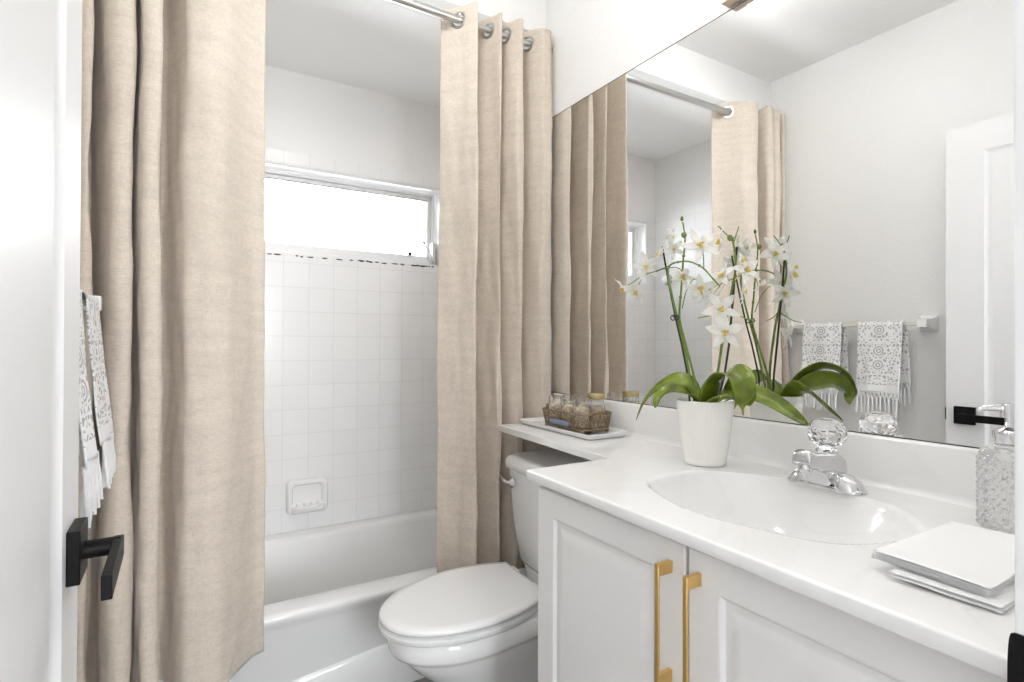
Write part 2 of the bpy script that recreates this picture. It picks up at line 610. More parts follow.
struct('trim_3', boxes(((XR - 0.006, 1.79, 0.37), (XR, YF, ZTT))), M_tile_y, 'white square wall tiles on the right wall of the tub alcove')

# window -------------------------------------------------------------
win = thing('window_1', (0.494, 2.62, WZ0), 'wide low awning window high above the bathtub', 'window', kind='structure')


def ringbox(x0, x1, y0, y1, z0, z1, t, tb=None):
    tb = tb or t
    return boxes(((x0, y0, z0), (x1, y1, z0 + tb)), ((x0, y0, z1 - t), (x1, y1, z1)), ((x0, y0, z0 + tb), (x0 + t, y1, z1 - t)), ((x1 - t, y0, z0 + tb), (x1, y1, z1 - t)))


M_crank = mat('crank_grey', (0.62, 0.62, 0.63), 0.35)
M_reveal = mat('window_reveal_white', (0.84, 0.84, 0.84), 0.35)
ringbox(WX0 + 0.0005, WX1 - 0.0005, YF + 0.002, 2.63, WZ0 + 0.0005, WZ1 - 0.0005, 0.008).build('reveal_lining', M_reveal, win, bevel=0.001, kind='structure')
ringbox(WX0 + 0.009, WX1 - 0.009, 2.63, 2.70, WZ0 + 0.009, WZ1 - 0.009, 0.014, 0.026).build('window_frame', M_white, win, bevel=0.002, kind='structure')
sash = ringbox(WX0 + 0.024, WX1 - 0.024, 2.645, 2.685, WZ0 + 0.036, WZ1 - 0.024, 0.020, 0.026).build('sash', M_white, win, bevel=0.003, kind='structure')
boxes(((WX0 + 0.04, 2.662, WZ0 + 0.055), (WX1 - 0.04, 2.667, WZ1 - 0.04))).build('pane', M_pane, win, kind='structure')
g = MB(); g.tube([(WX0 + 0.046, 2.644, WZ1 - 0.0445), (WX1 - 0.046, 2.644, WZ1 - 0.0445)], 0.0022, 6)
g.build('gasket', M_dark, win, kind='structure')
boxes(((0.990, 2.633, WZ0 + 0.060), (1.006, 2.645, WZ0 + 0.076))).build('latch', M_black, win, bevel=0.002, kind='structure')
g = MB()
g.box((1.100, 2.59, WZ0 + 0.009), (1.116, 2.629, WZ0 + 0.125))
g.tube([(1.104, 2.592, WZ0 + 0.015), (1.09, 2.588, WZ0 + 0.060), (1.052, 2.586, WZ0 + 0.118)], 0.005, 8)
g.lathe([(0.004, -0.008), (0.0085, -0.006), (0.0085, 0.006), (0.004, 0.008)], (1.05, 2.586, WZ0 + 0.121), 12)
g.build('crank_operator', M_crank, win, bevel=0.002, kind='structure')
g = MB()
for k in range(34):
    x = random.choice((random.uniform(0.66, 0.78), random.uniform(0.86, 1.09), random.uniform(0.30, 1.1)))
    w = random.uniform(0.004, 0.018)
    n = 7
    z = WZ0 - 0.002 - random.uniform(0, 0.004)
    g.loft([[(x + w * math.cos(2 * PI * i / n) * random.uniform(0.7, 1.1), YF - 0.0012 + 0.001 * e, z + 0.0035 * math.sin(2 * PI * i / n) * random.uniform(0.6, 1.2)) for i in range(n)] for e in (1, 0)])
g.build('caulk_stain', M_stain, win, kind='structure')

# door ---------------------------------------------------------------
DX, DY0, DY1, DZ = -0.115, 0.190, 0.936, 2.03
door = thing('door_1', (DX - 0.0175, DY0, 0.012), 'white panelled door standing open along the left wall with a black lever', 'door', kind='structure')
g = MB()
Wd, Hd = DY1 - DY0, DZ - 0.012
pans = [(0.118, 0.20, Wd - 0.118, 0.61), (0.118, 0.79, Wd - 0.118, Hd - 0.105)]
prof = [(0, 0), (0.006, -0.004), (0.016, -0.0085), (0.026, -0.0085), (0.058, -0.002), (0.062, -0.0015)]
panel_face(g, lambda a, b, d: (DX + d, DY0 + a, 0.012 + b), Wd, Hd, pans, prof)
panel_face(g, lambda a, b, d: (DX - 0.035 - d, DY1 - a, 0.012 + b), Wd, Hd, pans, prof)
x0, x1 = DX - 0.035, DX
g.add([(x0, DY0, 0.012), (x1, DY0, 0.012), (x1, DY1, 0.012), (x0, DY1, 0.012), (x0, DY0, DZ), (x1, DY0, DZ), (x1, DY1, DZ), (x0, DY1, DZ)],
      [(0, 3, 2, 1), (4, 5, 6, 7), (0, 1, 5, 4), (2, 3, 7, 6)])
g.build('door_leaf', M_door, door, angle=25, kind='structure')
for sx, x in ((1, DX), (-1, DX - 0.035)):
    hd = boxes((tuple(sorted((x, x + sx * 0.014))) and (min(x, x + sx * 0.014), 0.842, 0.905), (max(x, x + sx * 0.014), 0.908, 0.971))).build('handle_rosette', M_black, door, bevel=0.0015, kind='structure')
    g = MB()
    g.tube([(x + sx * 0.013, 0.877, 0.937), (x + sx * 0.052, 0.877, 0.937)], 0.0115, 20)
    if sx > 0:
        g.box((x + 0.044, 0.738, 0.920), (x + 0.0545, 0.887, 0.947))
    else:
        g.box((x - 0.057, 0.750, 0.923), (x - 0.045, 0.887, 0.949))
    g.build('door_handle', M_black, hd, bevel=0.001, kind='structure')
boxes(((DX - 0.024, DY1 - 0.001, 0.915), (DX - 0.011, DY1 + 0.008, 0.962))).build('latch', M_black, door, bevel=0.001, kind='structure')
for z in (0.25, 1.0, 1.80):
    g = MB(); g.tube([(DX + 0.003, DY0 - 0.004, z), (DX + 0.003, DY0 - 0.004, z + 0.09)], 0.005, 10)
    g.build('hinge', M_black, door, kind='structure')

jamb = struct('trim_4', boxes(((JX1, YD0 - 0.004, 0), (JX1 + 0.018, YD1 + 0.0, 2.06)), ((JX1 + 0.035, YD1, 0), (JX1 + 0.062, YD1 + 0.006, 2.10))), M_white,
              'white door jamb at the right edge of the view', bevel=0.002)
struct('trim_5', boxes(((JX0 - 0.015, YD0 - 0.004, 0), (JX0, YD1, 2.06)), ((JX0, YD0 - 0.004, 2.045), (JX1, YD1, 2.06))), M_white, 'white door jamb on the hinge side')
g = MB()
pts = []
for k in range(13):
    a = -PI / 2 + PI * k / 12
    pts.append((0.1795 + 0.0045 * math.cos(a) ** 0.5 if 0 < k < 12 else 0.1795, 0.912 + 0.040 * math.sin(a)))
pts = [(0.14, 0.872)] + pts + [(0.14, 0.952)]
g.loft([[(JX1 - 0.0025, y, z) for y, z in pts], [(JX1 - 0.0002, y, z) for y, z in pts]])
g.build('strike_plate', M_black, jamb, kind='structure')
struct('baseboard_left', boxes(((XL, 0.19, 0), (XL + 0.012, 1.77, 0.085))), M_white, bevel=0.003)

# ================================================================== BATHTUB
tub = thing('bathtub', (0.49, 2.16, 0), 'white enamel alcove bathtub with a slanted apron under the window', 'bathtub')
g = MB()
X0, X1, Y1 = XL + 0.0015, XR - 0.0015, YF - 0.0015
g.loft([rrect(X0, X1, 1.862, Y1, 0.004, 0.0), rrect(X0, X1, 1.80, Y1, 0.004, 0.318), rrect(X0, X1, 1.791, Y1, 0.004, 0.338), rrect(X0, X1, 1.784, Y1, 0.004, 0.352),
        rrect(X0, X1, 1.781, Y1, 0.004, 0.364), rrect(X0, X1, 1.783, Y1, 0.004, 0.372), rrect(X0 + 0.002, X1 - 0.002, 1.790, Y1 - 0.002, 0.01, 0.378), rrect(X0 + 0.02, X1 - 0.02, 1.80, Y1 - 0.015, 0.03, 0.380),
        rrect(X0 + 0.07, X1 - 0.055, 1.870, 2.492, 0.06, 0.379), rrect(X0 + 0.08, X1 - 0.063, 1.882, 2.478, 0.06, 0.374), rrect(X0 + 0.087, X1 - 0.070, 1.890, 2.470, 0.06, 0.355),
        rrect(X0 + 0.12, X1 - 0.095, 1.915, 2.448, 0.08, 0.13), rrect(X0 + 0.14, X1 - 0.11, 1.93, 2.435, 0.12, 0.095), rrect(X0 + 0.19, X1 - 0.17, 1.97, 2.40, 0.10, 0.075)], True, True)
g.build('tub_shell', M_tub, tub, angle=50)
g = MB()
ya = lambda z: 1.862 - 0.062 * z / 0.318
top = [(-0.215, 0.055), (0.0, 0.085), (0.33, 0.128), (0.58, 0.160), (0.80, 0.178), (1.0, 0.182), (1.2, 0.182)]
outer = [(x, z) for x, z in top]
vs, fs = [], []
for x, z in outer:
    vs += [(x, ya(0) - 0.014, 0.001), (x, ya(z) - 0.014, z), (x, ya(z + 0.012) + 0.002, z + 0.014)]
for i in range(len(outer) - 1):
    a = i * 3
    fs += [(a, a + 3, a + 4, a + 1), (a + 1, a + 4, a + 5, a + 2)]
g.add(vs, fs)
g.build('apron_skirt', M_tub, tub, angle=60)
g = MB(); g.lathe([(0.0, 0.0), (0.03, 0.0), (0.032, 0.003), (0.012, 0.006), (0.0, 0.006)], (0.86, 2.18, 0.075), 24)
g.build('tub_drain', M_chrome, tub)

# ceramic soap dish on the far wall -----------------------------------
soap = thing('soap_dish', (0.489, YF, 0.45), 'white ceramic soap dish set into the far wall tiles above the tub', 'soap dish')
g = MB()


def xz_ring(x0, x1, z0, z1, r, y):
    return [(p[0], y, p[1]) for p in rrect(x0, x1, z0, z1, r, 0)]


g.loft([xz_ring(0.402, 0.577, 0.452, 0.602, 0.022, YF - 0.0005), xz_ring(0.404, 0.575, 0.454, 0.600, 0.022, YF - 0.022), xz_ring(0.410, 0.569, 0.460, 0.594, 0.020, YF - 0.030),
        xz_ring(0.420, 0.559, 0.478, 0.584, 0.018, YF - 0.030), xz_ring(0.424, 0.555, 0.484, 0.580, 0.018, YF - 0.024), xz_ring(0.430, 0.549, 0.492, 0.574, 0.016, YF - 0.006)], True, True)
g.build('dish_body', M_ceramic, soap, angle=50)
g = MB()
g.loft([[(0.420 + 0.139 * t, YF - 0.030 - d * (1 - (2 * t - 1) ** 6) ** 0.5, z) for t in [k / 16 for k in range(17)]] + [(0.559, YF - 0.004, z), (0.420, YF - 0.004, z)]
        for d, z in ((0.016, 0.462), (0.026, 0.472), (0.028, 0.486), (0.022, 0.488))])
g.build('ledge', M_ceramic, soap, angle=60)
for k in range(4):
    x = 0.446 + k * 0.029
    m = MB(); m.tube([(x, YF - 0.046, 0.490), (x, YF - 0.012, 0.493)], 0.005, 8)
    m.build('drain_rib', M_ceramic, soap)

# round fixture on the left tiled wall (seen in the mirror) -------------
fx = thing('shower_fixture', (XL + 0.006, 2.44, 1.61), 'small round pale fixture on the tiled left wall, seen in the mirror', 'shower fixture')
g = MB(); g.lathe([(0.034, 0.0), (0.036, 0.004), (0.030, 0.010), (0.012, 0.014), (0.012, 0.02)], (XL + 0.006, 2.44, 1.61), 28, (1, 0, 0)); g.build('escutcheon', M_chrome, fx)
g = MB(); g.lathe([(0.010, 0.018), (0.024, 0.022), (0.026, 0.034), (0.020, 0.042), (0.0, 0.044)], (XL + 0.006, 2.44, 1.61), 24, (1, 0, 0)); g.build('knob', M_ceramic, fx)

# ================================================================== CURTAINS AND ROD
YR, ZR = 1.72, 2.328
rod = thing('curtain_rod', ((XL + XR) / 2, YR, ZR), 'brushed metal shower curtain rod spanning from wall to wall', 'curtain rod')
g = MB(); g.tube([(XL + 0.001, YR, ZR), (0.79, YR, ZR)], 0.0142, 20); g.build('outer_tube', M_nickel, rod)
g = MB(); g.tube([(0.78, YR, ZR), (XR - 0.001, YR, ZR)], 0.0122, 20); g.build('inner_tube', M_nickel, rod)
for x, s in ((XL, 1), (XR, -1)):
    g = MB(); g.lathe([(0.018, 0.001), (0.018, 0.004), (0.0135, 0.009)], (x, YR, ZR), 24, (s, 0, 0)); g.build('end_flange', M_nickel, rod)


def curtain(label, prof, rings, zt, zb, flare, seed, zbslope, settle):
    xs = [p[0] for p in prof]
    root = thing('shower_curtain', ((min(xs) + max(xs)) / 2, YR, zb), label, 'curtain', 'linen shower curtains')
    P = crom([(x, y, 0) for x, y in prof], 14)
    # arc length resample
    d = [0.0]
    for a, b in zip(P, P[1:]):
        d.append(d[-1] + (b - a).length)
    N = int(d[-1] / 0.0055)
    Q = []
    j = 0
    for k in range(N + 1):
        s = d[-1] * k / N
        while j < len(d) - 2 and d[j + 1] < s:
            j += 1
        t = (s - d[j]) / max(1e-9, d[j + 1] - d[j])
        Q.append(P[j].lerp(P[j + 1], t))
    zs = [zt - 0.004 * k for k in range(26)]
    while zs[-1] > zb + 0.03:
        zs.append(zs[-1] - 0.021)
    zs.append(zb)
    vs = []
    nx = N + 1
    tang = [(Q[min(i + 1, N)] - Q[max(i - 1, 0)]).normalized() for i in range(nx)]
    for z in zs:
        t = (zt - z) / (zt - zb)
        for i, q in enumerate(Q):
            s = i / N
            nrm = Vector((tang[i].y, -tang[i].x, 0))
            k = min(1.0, t * 6)
            a = noise.noise(Vector((s * 9 + seed, z * 2.0, seed))) * 0.010 * k
            a += noise.noise(Vector((s * 26 + seed + z * 3, z * 5.0, seed + 4))) * 0.0048 * k
            a += noise.noise(Vector((s * 40 + seed - z * 9, z * 9.0, seed + 9))) * 0.0030 * k * (0.4 + t)
            p = q + nrm * a
            p.x += flare(s) * t ** 1.3
            amp = 1 + 0.10 * t
            p.y = YR + (p.y - YR) * amp + noise.noise(Vector((s * 3 + seed, z * 1.1, 7.7))) * 0.012 * k
            p.y = settle(p, z)
            # rounded tops of the pleats above the rings
            zz = z
            if t < 0.02:
                zz = z + 0.006 * math.cos(i * 0.3) * 0.4
            if t > 0.97:
                zz = z + zbslope * (s - 0.5)
            p.z = zz
            vs.append(p)
    # ring places along the strip
    rs = []
    for rx in rings:
        i = min(range(nx), key=lambda i: abs(Q[i].x - rx) + abs(Q[i].y - YR) * 1.5)
        rs.append(i)
    step = d[-1] / N
    fs = []
    for r in range(len(zs) - 1):
        for i in range(N):
            zc = (zs[r] + zs[r + 1]) / 2
            if any(((i + 0.5 - ri) * step) ** 2 + (zc - ZR) ** 2 < 0.0222 ** 2 for ri in rs):
                continue
            a = r * nx + i
            fs.append((a, a + nx, a + nx + 1, a + 1))
    g = MB()
    g.add(vs, fs)
    g.build('fabric', M_linen, root, angle=180, solid=0.0016)
    for ri in rs:
        g = MB()
        n = Vector((tang[ri].y, -tang[ri].x, 0))
        c = Vector((Q[ri].x, Q[ri].y, ZR))
        q = Vector((0, 0, 1)).rotation_difference(n)
        g.lathe([(0.0215, -0.004), (0.0285, -0.004), (0.0305, -0.002), (0.0305, 0.002), (0.0285, 0.004), (0.0215, 0.004), (0.0205, 0.0)], c, 30, n)
        # open the ring: drop the caps
        g.f = g.f[:-2]; g.m = g.m[:-2]
        nn = 30
        b0 = 0
        last = 6 * nn
        for k in range(nn):
            g.f.append((last + k, last + (k + 1) % nn, b0 + (k + 1) % nn, b0 + k)); g.m.append(0)
        g.build('grommet', M_nickel, root)
    return root


yf, yb = 1.660, 1.788


def ease(t):
    t = max(0.0, min(1.0, t))
    return t * t * (3 - 2 * t)


def settle_left(p, z):
    # lower down the panel hangs clear of the tub rim
    k = ease((1.6 - z) / 1.1)
    return min(p.y - 0.030 * k, 1.80 - 0.034 * k)


def settle_right(p, z):
    # lower down the panel hangs between the shelf end, the toilet tank and the tub rim
    k = ease((1.3 - z) / 0.8)
    y = min(p.y - 0.006 * k, 1.80 - 0.034 * k)
    return max(y, 1.668) if p.x > 0.92 else y


right_prof = [(0.778, 1.768), (0.826, YR), (0.850, 1.684), (0.870, 1.662), (0.882, YR), (0.893, yb), (0.912, 1.776), (0.945, YR), (0.966, 1.666), (0.978, YR), (0.990, yb), (1.013, YR), (1.052, yf), (1.067, YR), (1.080, yb),
              (1.112, YR), (1.148, 1.668), (1.176, 1.670), (1.196, 1.69), (1.206, 1.735)]
curtain('beige linen shower curtain gathered against the mirror wall behind the toilet', right_prof, [0.826, 0.882, 0.945, 0.978, 1.013, 1.067, 1.112], 2.374, 0.285,
        lambda s: -0.010 * (1 - s) ** 2, 3.1, 0.0, settle_right)
left_prof = [(-0.222, 1.70), (-0.206, 1.655), (-0.188, 1.648), (-0.186, 1.668), (-0.199, YR), (-0.214, 1.785), (-0.200, 1.797), (-0.190, 1.785), (-0.171, YR), (-0.154, 1.662), (-0.142, 1.640), (-0.124, 1.632), (-0.106, 1.640),
             (-0.101, 1.662), (-0.113, YR), (-0.126, 1.785), (-0.117, 1.797), (-0.107, 1.785), (-0.096, YR), (-0.083, 1.655), (-0.075, 1.636), (-0.060, 1.632), (-0.045, 1.640),
             (-0.041, 1.660), (-0.048, YR), (-0.052, 1.768), (-0.042, 1.780), (-0.030, 1.765), (-0.012, YR), (0.003, 1.672), (0.014, 1.652), (0.038, 1.642), (0.072, 1.640), (0.112, 1.660),
             (0.156, YR), (0.184, 1.752), (0.214, 1.766)]
curtain('beige linen shower curtain beside the open door, hanging in front of the tub', left_prof, [-0.199, -0.171, -0.113, -0.096, -0.048, -0.012, 0.156], 2.374, 0.288,
        lambda s: 0.004 * s, 8.4, 0.03, settle_left)

# ================================================================== TOILET
tx, ty, th = XR - 0.006, 1.467, math.radians(3.5)


def TP(p, q, z):
    """p metres forward of the wall, q metres sideways (towards the tub positive)"""
    return (tx - p * math.cos(th) + q * math.sin(th) * 1.0, ty - p * math.sin(th) + q * math.cos(th), z)


def egg(tip, wide, b, back, bw, z, n=40):
    """outline with a round front: tip = furthest p, wide = p of the greatest width, b = half width, back = p of the flat back, bw = half width at the back"""
    pts = []
    for k in range(n + 1):
        a = -PI / 2 + PI * k / n
        pts.append((wide + (tip - wide) * max(0.0, math.cos(a)) ** 0.94, b * math.copysign(abs(math.sin(a)) ** 0.96, math.sin(a))))
    side = []
    for k in range(1, 9):
        t = k / 8
        side.append((wide - (wide - back) * t, b - (b - bw) * t * t))
    pts += side + [(p, -q) for p, q in reversed(side)]
    return [TP(p, q, z) for p, q in pts]


wc = thing('toilet', (tx - 0.35, ty - 0.02, 0), 'white two-piece toilet with closed lid between the tub and the vanity', 'toilet')
g = MB()
g.loft([egg(0.515, 0.36, 0.104, 0.12, 0.09, 0.0), egg(0.510, 0.36, 0.098, 0.12, 0.085, 0.02), egg(0.488, 0.35, 0.086, 0.12, 0.08, 0.06), egg(0.505, 0.36, 0.088, 0.11, 0.08, 0.15), egg(0.575, 0.40, 0.106, 0.10, 0.085, 0.24),
        egg(0.655, 0.44, 0.134, 0.08, 0.095, 0.31), egg(0.696, 0.46, 0.152, 0.06, 0.10, 0.355), egg(0.701, 0.462, 0.155, 0.06, 0.10, 0.366), egg(0.719, 0.468, 0.165, 0.05, 0.108, 0.372), egg(0.727, 0.47, 0.170, 0.04, 0.112, 0.384), egg(0.728, 0.47, 0.170, 0.04, 0.112, 0.420),
        egg(0.720, 0.47, 0.162, 0.04, 0.108, 0.4285)])
g.build('bowl', M_china, wc, angle=50)
g = MB()


def tank_ring(pf, pb, hw, z, r=0.03, bow=0.012):
    out = []
    for p in rrect(pb, pf, -hw, hw, r, z, 5):
        t = p[1] / hw
        out.append(TP(p[0] + (bow * (1 - t * t) if p[0] > (pb + pf) / 2 else 0), p[1], z))
    return out


g.loft([tank_ring(0.220, 0.040, 0.0950, 0.4280), tank_ring(0.225, 0.040, 0.1045, 0.4670)], True, True)
g.loft([tank_ring(0.215, 0.030, 0.1092, 0.4620), tank_ring(0.228, 0.022, 0.1283, 0.4820), tank_ring(0.237, 0.018, 0.1568, 0.5768), tank_ring(0.245, 0.016, 0.1767, 0.7210), tank_ring(0.247, 0.016, 0.1805, 0.7746)])
g.build('tank', M_china, wc, angle=50)
g = MB()
g.loft([tank_ring(0.244, 0.016, 0.1786, 0.7746), tank_ring(0.256, 0.014, 0.1900, 0.7807), tank_ring(0.258, 0.013, 0.1928, 0.7931), tank_ring(0.256, 0.013, 0.1910, 0.8075), tank_ring(0.248, 0.016, 0.1843, 0.8178), tank_ring(0.235, 0.022, 0.1729, 0.8219), tank_ring(0.220, 0.030, 0.1615, 0.8209)])
g.build('tank_lid', M_china, wc, angle=50)
g = MB()
g.loft([egg(0.712, 0.468, 0.154, 0.285, 0.100, 0.4288), egg(0.746, 0.470, 0.178, 0.280, 0.122, 0.4335), egg(0.751, 0.470, 0.181, 0.279, 0.125, 0.4375), egg(0.751, 0.470, 0.181, 0.279, 0.125, 0.447), egg(0.744, 0.470, 0.171, 0.281, 0.115, 0.4515), egg(0.712, 0.470, 0.152, 0.285, 0.100, 0.4525)])
g.build('seat', M_plastic, wc, angle=50)
g = MB()
g.loft([egg(0.718, 0.468, 0.154, 0.287, 0.103, 0.4535), egg(0.745, 0.470, 0.177, 0.279, 0.126, 0.4585), egg(0.750, 0.470, 0.180, 0.277, 0.130, 0.462), egg(0.750, 0.470, 0.180, 0.277, 0.130, 0.468), egg(0.745, 0.470, 0.176, 0.279, 0.127, 0.4725), egg(0.715, 0.470, 0.155, 0.290, 0.108, 0.4745), egg(0.62, 0.470, 0.08, 0.37, 0.06, 0.4755)])
g.build('lid', M_plastic, wc, angle=50)
for q in (-0.07, 0.07):
    g = MB(); g.tube([TP(0.272, q - 0.025, 0.458), TP(0.272, q + 0.025, 0.458)], 0.011, 12); g.build('hinge', M_plastic, wc)
g = MB()
c = Vector(TP(0.253, 0.125, 0.735))
g.lathe([(0.017, 0.0), (0.018, 0.004), (0.012, 0.010), (0.007, 0.016), (0.0, 0.016)], c, 20, (-1, 0, 0))
g.tube([Vector(TP(0.264, 0.125, 0.735)), Vector(TP(0.273, 0.135, 0.736)), Vector(TP(0.275, 0.160, 0.742)), Vector(TP(0.273, 0.175, 0.746))], [0.006, 0.0065, 0.007, 0.0075], 10)
g.build('flush_lever', M_chrome, wc)

# ================================================================== VANITY
cab = thing('vanity_cabinet', (0.95, 0.60, 0), 'pale grey vanity cabinet with two raised-panel doors under the counter', 'cabinet')
VY0, VY1 = 0.196, 1.010
boxes(((0.700, VY0, 0.10), (1.210, VY1, 0.780)), ((0.700, VY0, 0.78), (0.722, VY1, 0.893)), ((0.722, VY1 - 0.018, 0.78), (1.210, VY1, 0.893)), ((0.722, VY0, 0.78), (1.21, VY0 + 0.018, 0.893)), ((0.76, VY0, 0.0), (1.21, VY1, 0.10))).build('carcass', M_cab, cab, bevel=0.001)


def cab_door(y0, y1, hy):
    g = MB()
    z0, z1 = 0.135, 0.8865
    W, H = y1 - y0, z1 - z0
    ch = 0.003
    prof = [(0, 0), (0.003, -0.001), (0.008, -0.007), (0.017, -0.0075), (0.022, -0.006), (0.040, -0.0005), (0.043, 0.0)]
    f3 = lambda a, b, d: (0.680 - d, y0 + a, z0 + b)
    panel_face(g, lambda a, b, d: f3(ch + a, ch + b, d), W - 2 * ch, H - 2 * ch, [(0.053, 0.055, W - 2 * ch - 0.053, H - 2 * ch - 0.05)], prof)
    rings = [[f3(ch, ch, 0), f3(W - ch, ch, 0), f3(W - ch, H - ch, 0), f3(ch, H - ch, 0)], [f3(0, 0, -ch), f3(W, 0, -ch), f3(W, H, -ch), f3(0, H, -ch)], [f3(0, 0, -0.0195), f3(W, 0, -0.0195), f3(W, H, -0.0195), f3(0, H, -0.0195)]]
    g.loft(rings, False, True)
    d = g.build('door', M_cab, cab, angle=20)
    h = MB()
    h.box((0.647, hy - 0.0042, 0.660), (0.6515, hy + 0.0042, 0.853))
    for z in (0.660, 0.834):
        h.box((0.6485, hy - 0.0043, z), (0.6797, hy + 0.0043, z + 0.019))
    hh = h.build('handle', M_gold, d, bevel=0.0008)
    hh['label'] = 'brushed gold bar handle'
    return d


cab_door(0.5935, 1.0060, 0.6225)
cab_door(0.1985, 0.5875, 0.5655)

# countertop with the integral basin and the narrow shelf over the tank
top = thing('countertop', (0.93, 0.62, ZT - 0.025), 'white cultured marble vanity top with moulded basin and a narrow shelf over the toilet tank', 'countertop')
CY0, CY1 = 0.1885, 1.034
XB = 1.196


def front_x(y):
    return 0.642 + (y - 0.19) * 0.0315


def basin_depth(x, y):
    # boundary of the bowl: wide oval, its long side lying along the wall
    cx, cy = 0.925, 0.612
    a = 0.171 if x < cx else 0.166
    b = 0.226
    dx, dy = (x - cx) / a, (y - cy) / b
    r = (abs(dx) ** 2.2 + abs(dy) ** 2.2) ** (1 / 2.2)
    th_ = math.atan2(dy, dx)
    r *= 1 + 0.022 * math.cos(7 * th_ + 0.6)
    if r >= 1.03:
        return 0.0
    t = max(0.0, min(1.0, (1.03 - r) / 0.62))
    s = 1 - (1 - t) ** 2.4
    e = min(1.0, (1.03 - r) / 0.05)
    return 0.112 * s * e


g = MB()
NX, NY = 120, 168


def top_pt(u, v):
    y = CY0 + (CY1 - CY0) * v
    fx_ = front_x(y)
    x = fx_ + 0.006 + (XB - fx_ - 0.006) * u
    return (x, y, ZT - basin_depth(x, y))


g.grid(top_pt, NX, NY)
# rolled front edge, then the ends and the underside
prof = [(0.006, 0.0), (0.0025, -0.0004), (0.0006, -0.0015), (0.0, -0.0035), (0.0, -0.0185), (0.0008, -0.0205), (0.003, -0.021), (0.045, -0.021)]
ys = [CY0 + (CY1 - CY0) * k / 12 for k in range(13)]
b = g.add([(front_x(y) + dx, y, ZT + dz) for y in ys for dx, dz in prof], [])
n = len(prof)
for k in range(12):
    for i in range(n - 1):
        a = b + k * n + i
        g.f.append((a, a + n, a + n + 1, a + 1)); g.m.append(0)
for y in (CY0, CY1):
    fx_ = front_x(y)
    pp = [(fx_ + dx, y, ZT + dz) for dx, dz in prof] + [(XB, y, ZT - 0.021), (XB, y, ZT)]
    g.add(pp, [tuple(range(len(pp)))])
g.build('counter', M_marble, top, angle=50)
g = MB()
sx0 = lambda y: 0.918 + (y - 1.06) * 0.066
pts = [(sx0(1.654), 1.662), (XB, 1.662), (XB, CY1 - 0.001)]
# slab: inside corner is eased with a small radius
fr = [(sx0(1.62) + 0.0, 1.64)] + [(sx0(1.07), 1.075)]
ease = [(0.918 - 0.022 * (1 - math.cos(a)), 1.062 - 0.028 * math.sin(a)) for a in [PI / 2 * k / 5 for k in range(6)]]
out = [(sx0(1.654) + 0.012, 1.662), (sx0(1.65) + 0.003, 1.657), (sx0(1.64), 1.648)] + [(sx0(1.09), 1.09)] + ease + [(XB, CY1 - 0.0005), (XB, 1.662)]
g.loft([[(x, y, ZT - 0.021) for x, y in out], [(x, y, ZT - 0.0004) for x, y in out]])
g.build('shelf', M_marble, top, angle=40, bevel=0.003)
g = MB()
g.loft([[(x, y, z) for x, z in ((1.180, ZT - 0.002), (1.186, ZT + 0.001), (1.192, ZT + 0.006), (1.1955, ZT + 0.014), (1.1965, ZT + 0.094), (1.199, ZT + 0.0985), (1.203, ZT + 0.1), (1.2145, ZT + 0.1), (1.2145, ZT - 0.02), (1.18, ZT - 0.02))] for y in (CY0 + 0.0005, 1.662)])
g.build('backsplash', M_marble, top, angle=50)
g = MB(); g.lathe([(0.0, 0.0), (0.024, 0.0), (0.026, 0.002), (0.016, 0.004), (0.014, 0.001), (0.0, 0.001)], (0.935, 0.627, ZT - 0.1118), 24)
g.build('basin_drain', M_chrome, top)

# faucet --------------------------------------------------------------
FX, FY = 1.104, 0.609
fau = thing('faucet', (FX, FY, ZT), 'low chrome basin faucet with a single clear crystal knob', 'faucet')


def oval(hx, hy, z):
    return [(FX + hx * math.copysign(abs(math.cos(a)) ** 0.8, math.cos(a)), FY + hy * math.copysign(abs(math.sin(a)) ** 0.8, math.sin(a)), z) for a in [2 * PI * k / 40 for k in range(40)]]


g = MB()
g.loft([oval(0.029, 0.076, ZT + 0.0002), oval(0.0295, 0.0765, ZT + 0.005), oval(0.027, 0.074, ZT + 0.0085), oval(0.020, 0.062, ZT + 0.0095)])
for s_ in (-1, 1):
    rings = []
    for hx_, hy_, oy, z_ in ((0.0265, 0.030, 0.043, 0.005), (0.0255, 0.029, 0.0425, 0.012), (0.0235, 0.026, 0.039, 0.021), (0.019, 0.020, 0.033, 0.029), (0.010, 0.011, 0.027, 0.0335), (0.003, 0.003, 0.025, 0.0345)):
        rings.append([(FX + hx_ * math.cos(a), FY + s_ * oy + hy_ * math.sin(a), ZT + z_) for a in [2 * PI * k / 28 for k in range(28)]])
    g.loft(rings)
g.build('base_plate', M_chrome, fau, angle=60)
g = MB()
side = [(1.174, 0.926), (1.174, 0.955), (1.168, 0.978), (1.152, 0.988), (1.120, 0.993), (1.080, 0.996), (1.070, 0.999), (1.061, 0.997), (1.058, 0.991), (1.058, 0.975), (1.063, 0.971), (1.076, 0.968), (1.086, 0.962), (1.105, 0.948), (1.116, 0.926)]


def hw(x):
    return 0.016 + 0.010 * max(0.0, min(1.0, (x - 1.04) / 0.09))


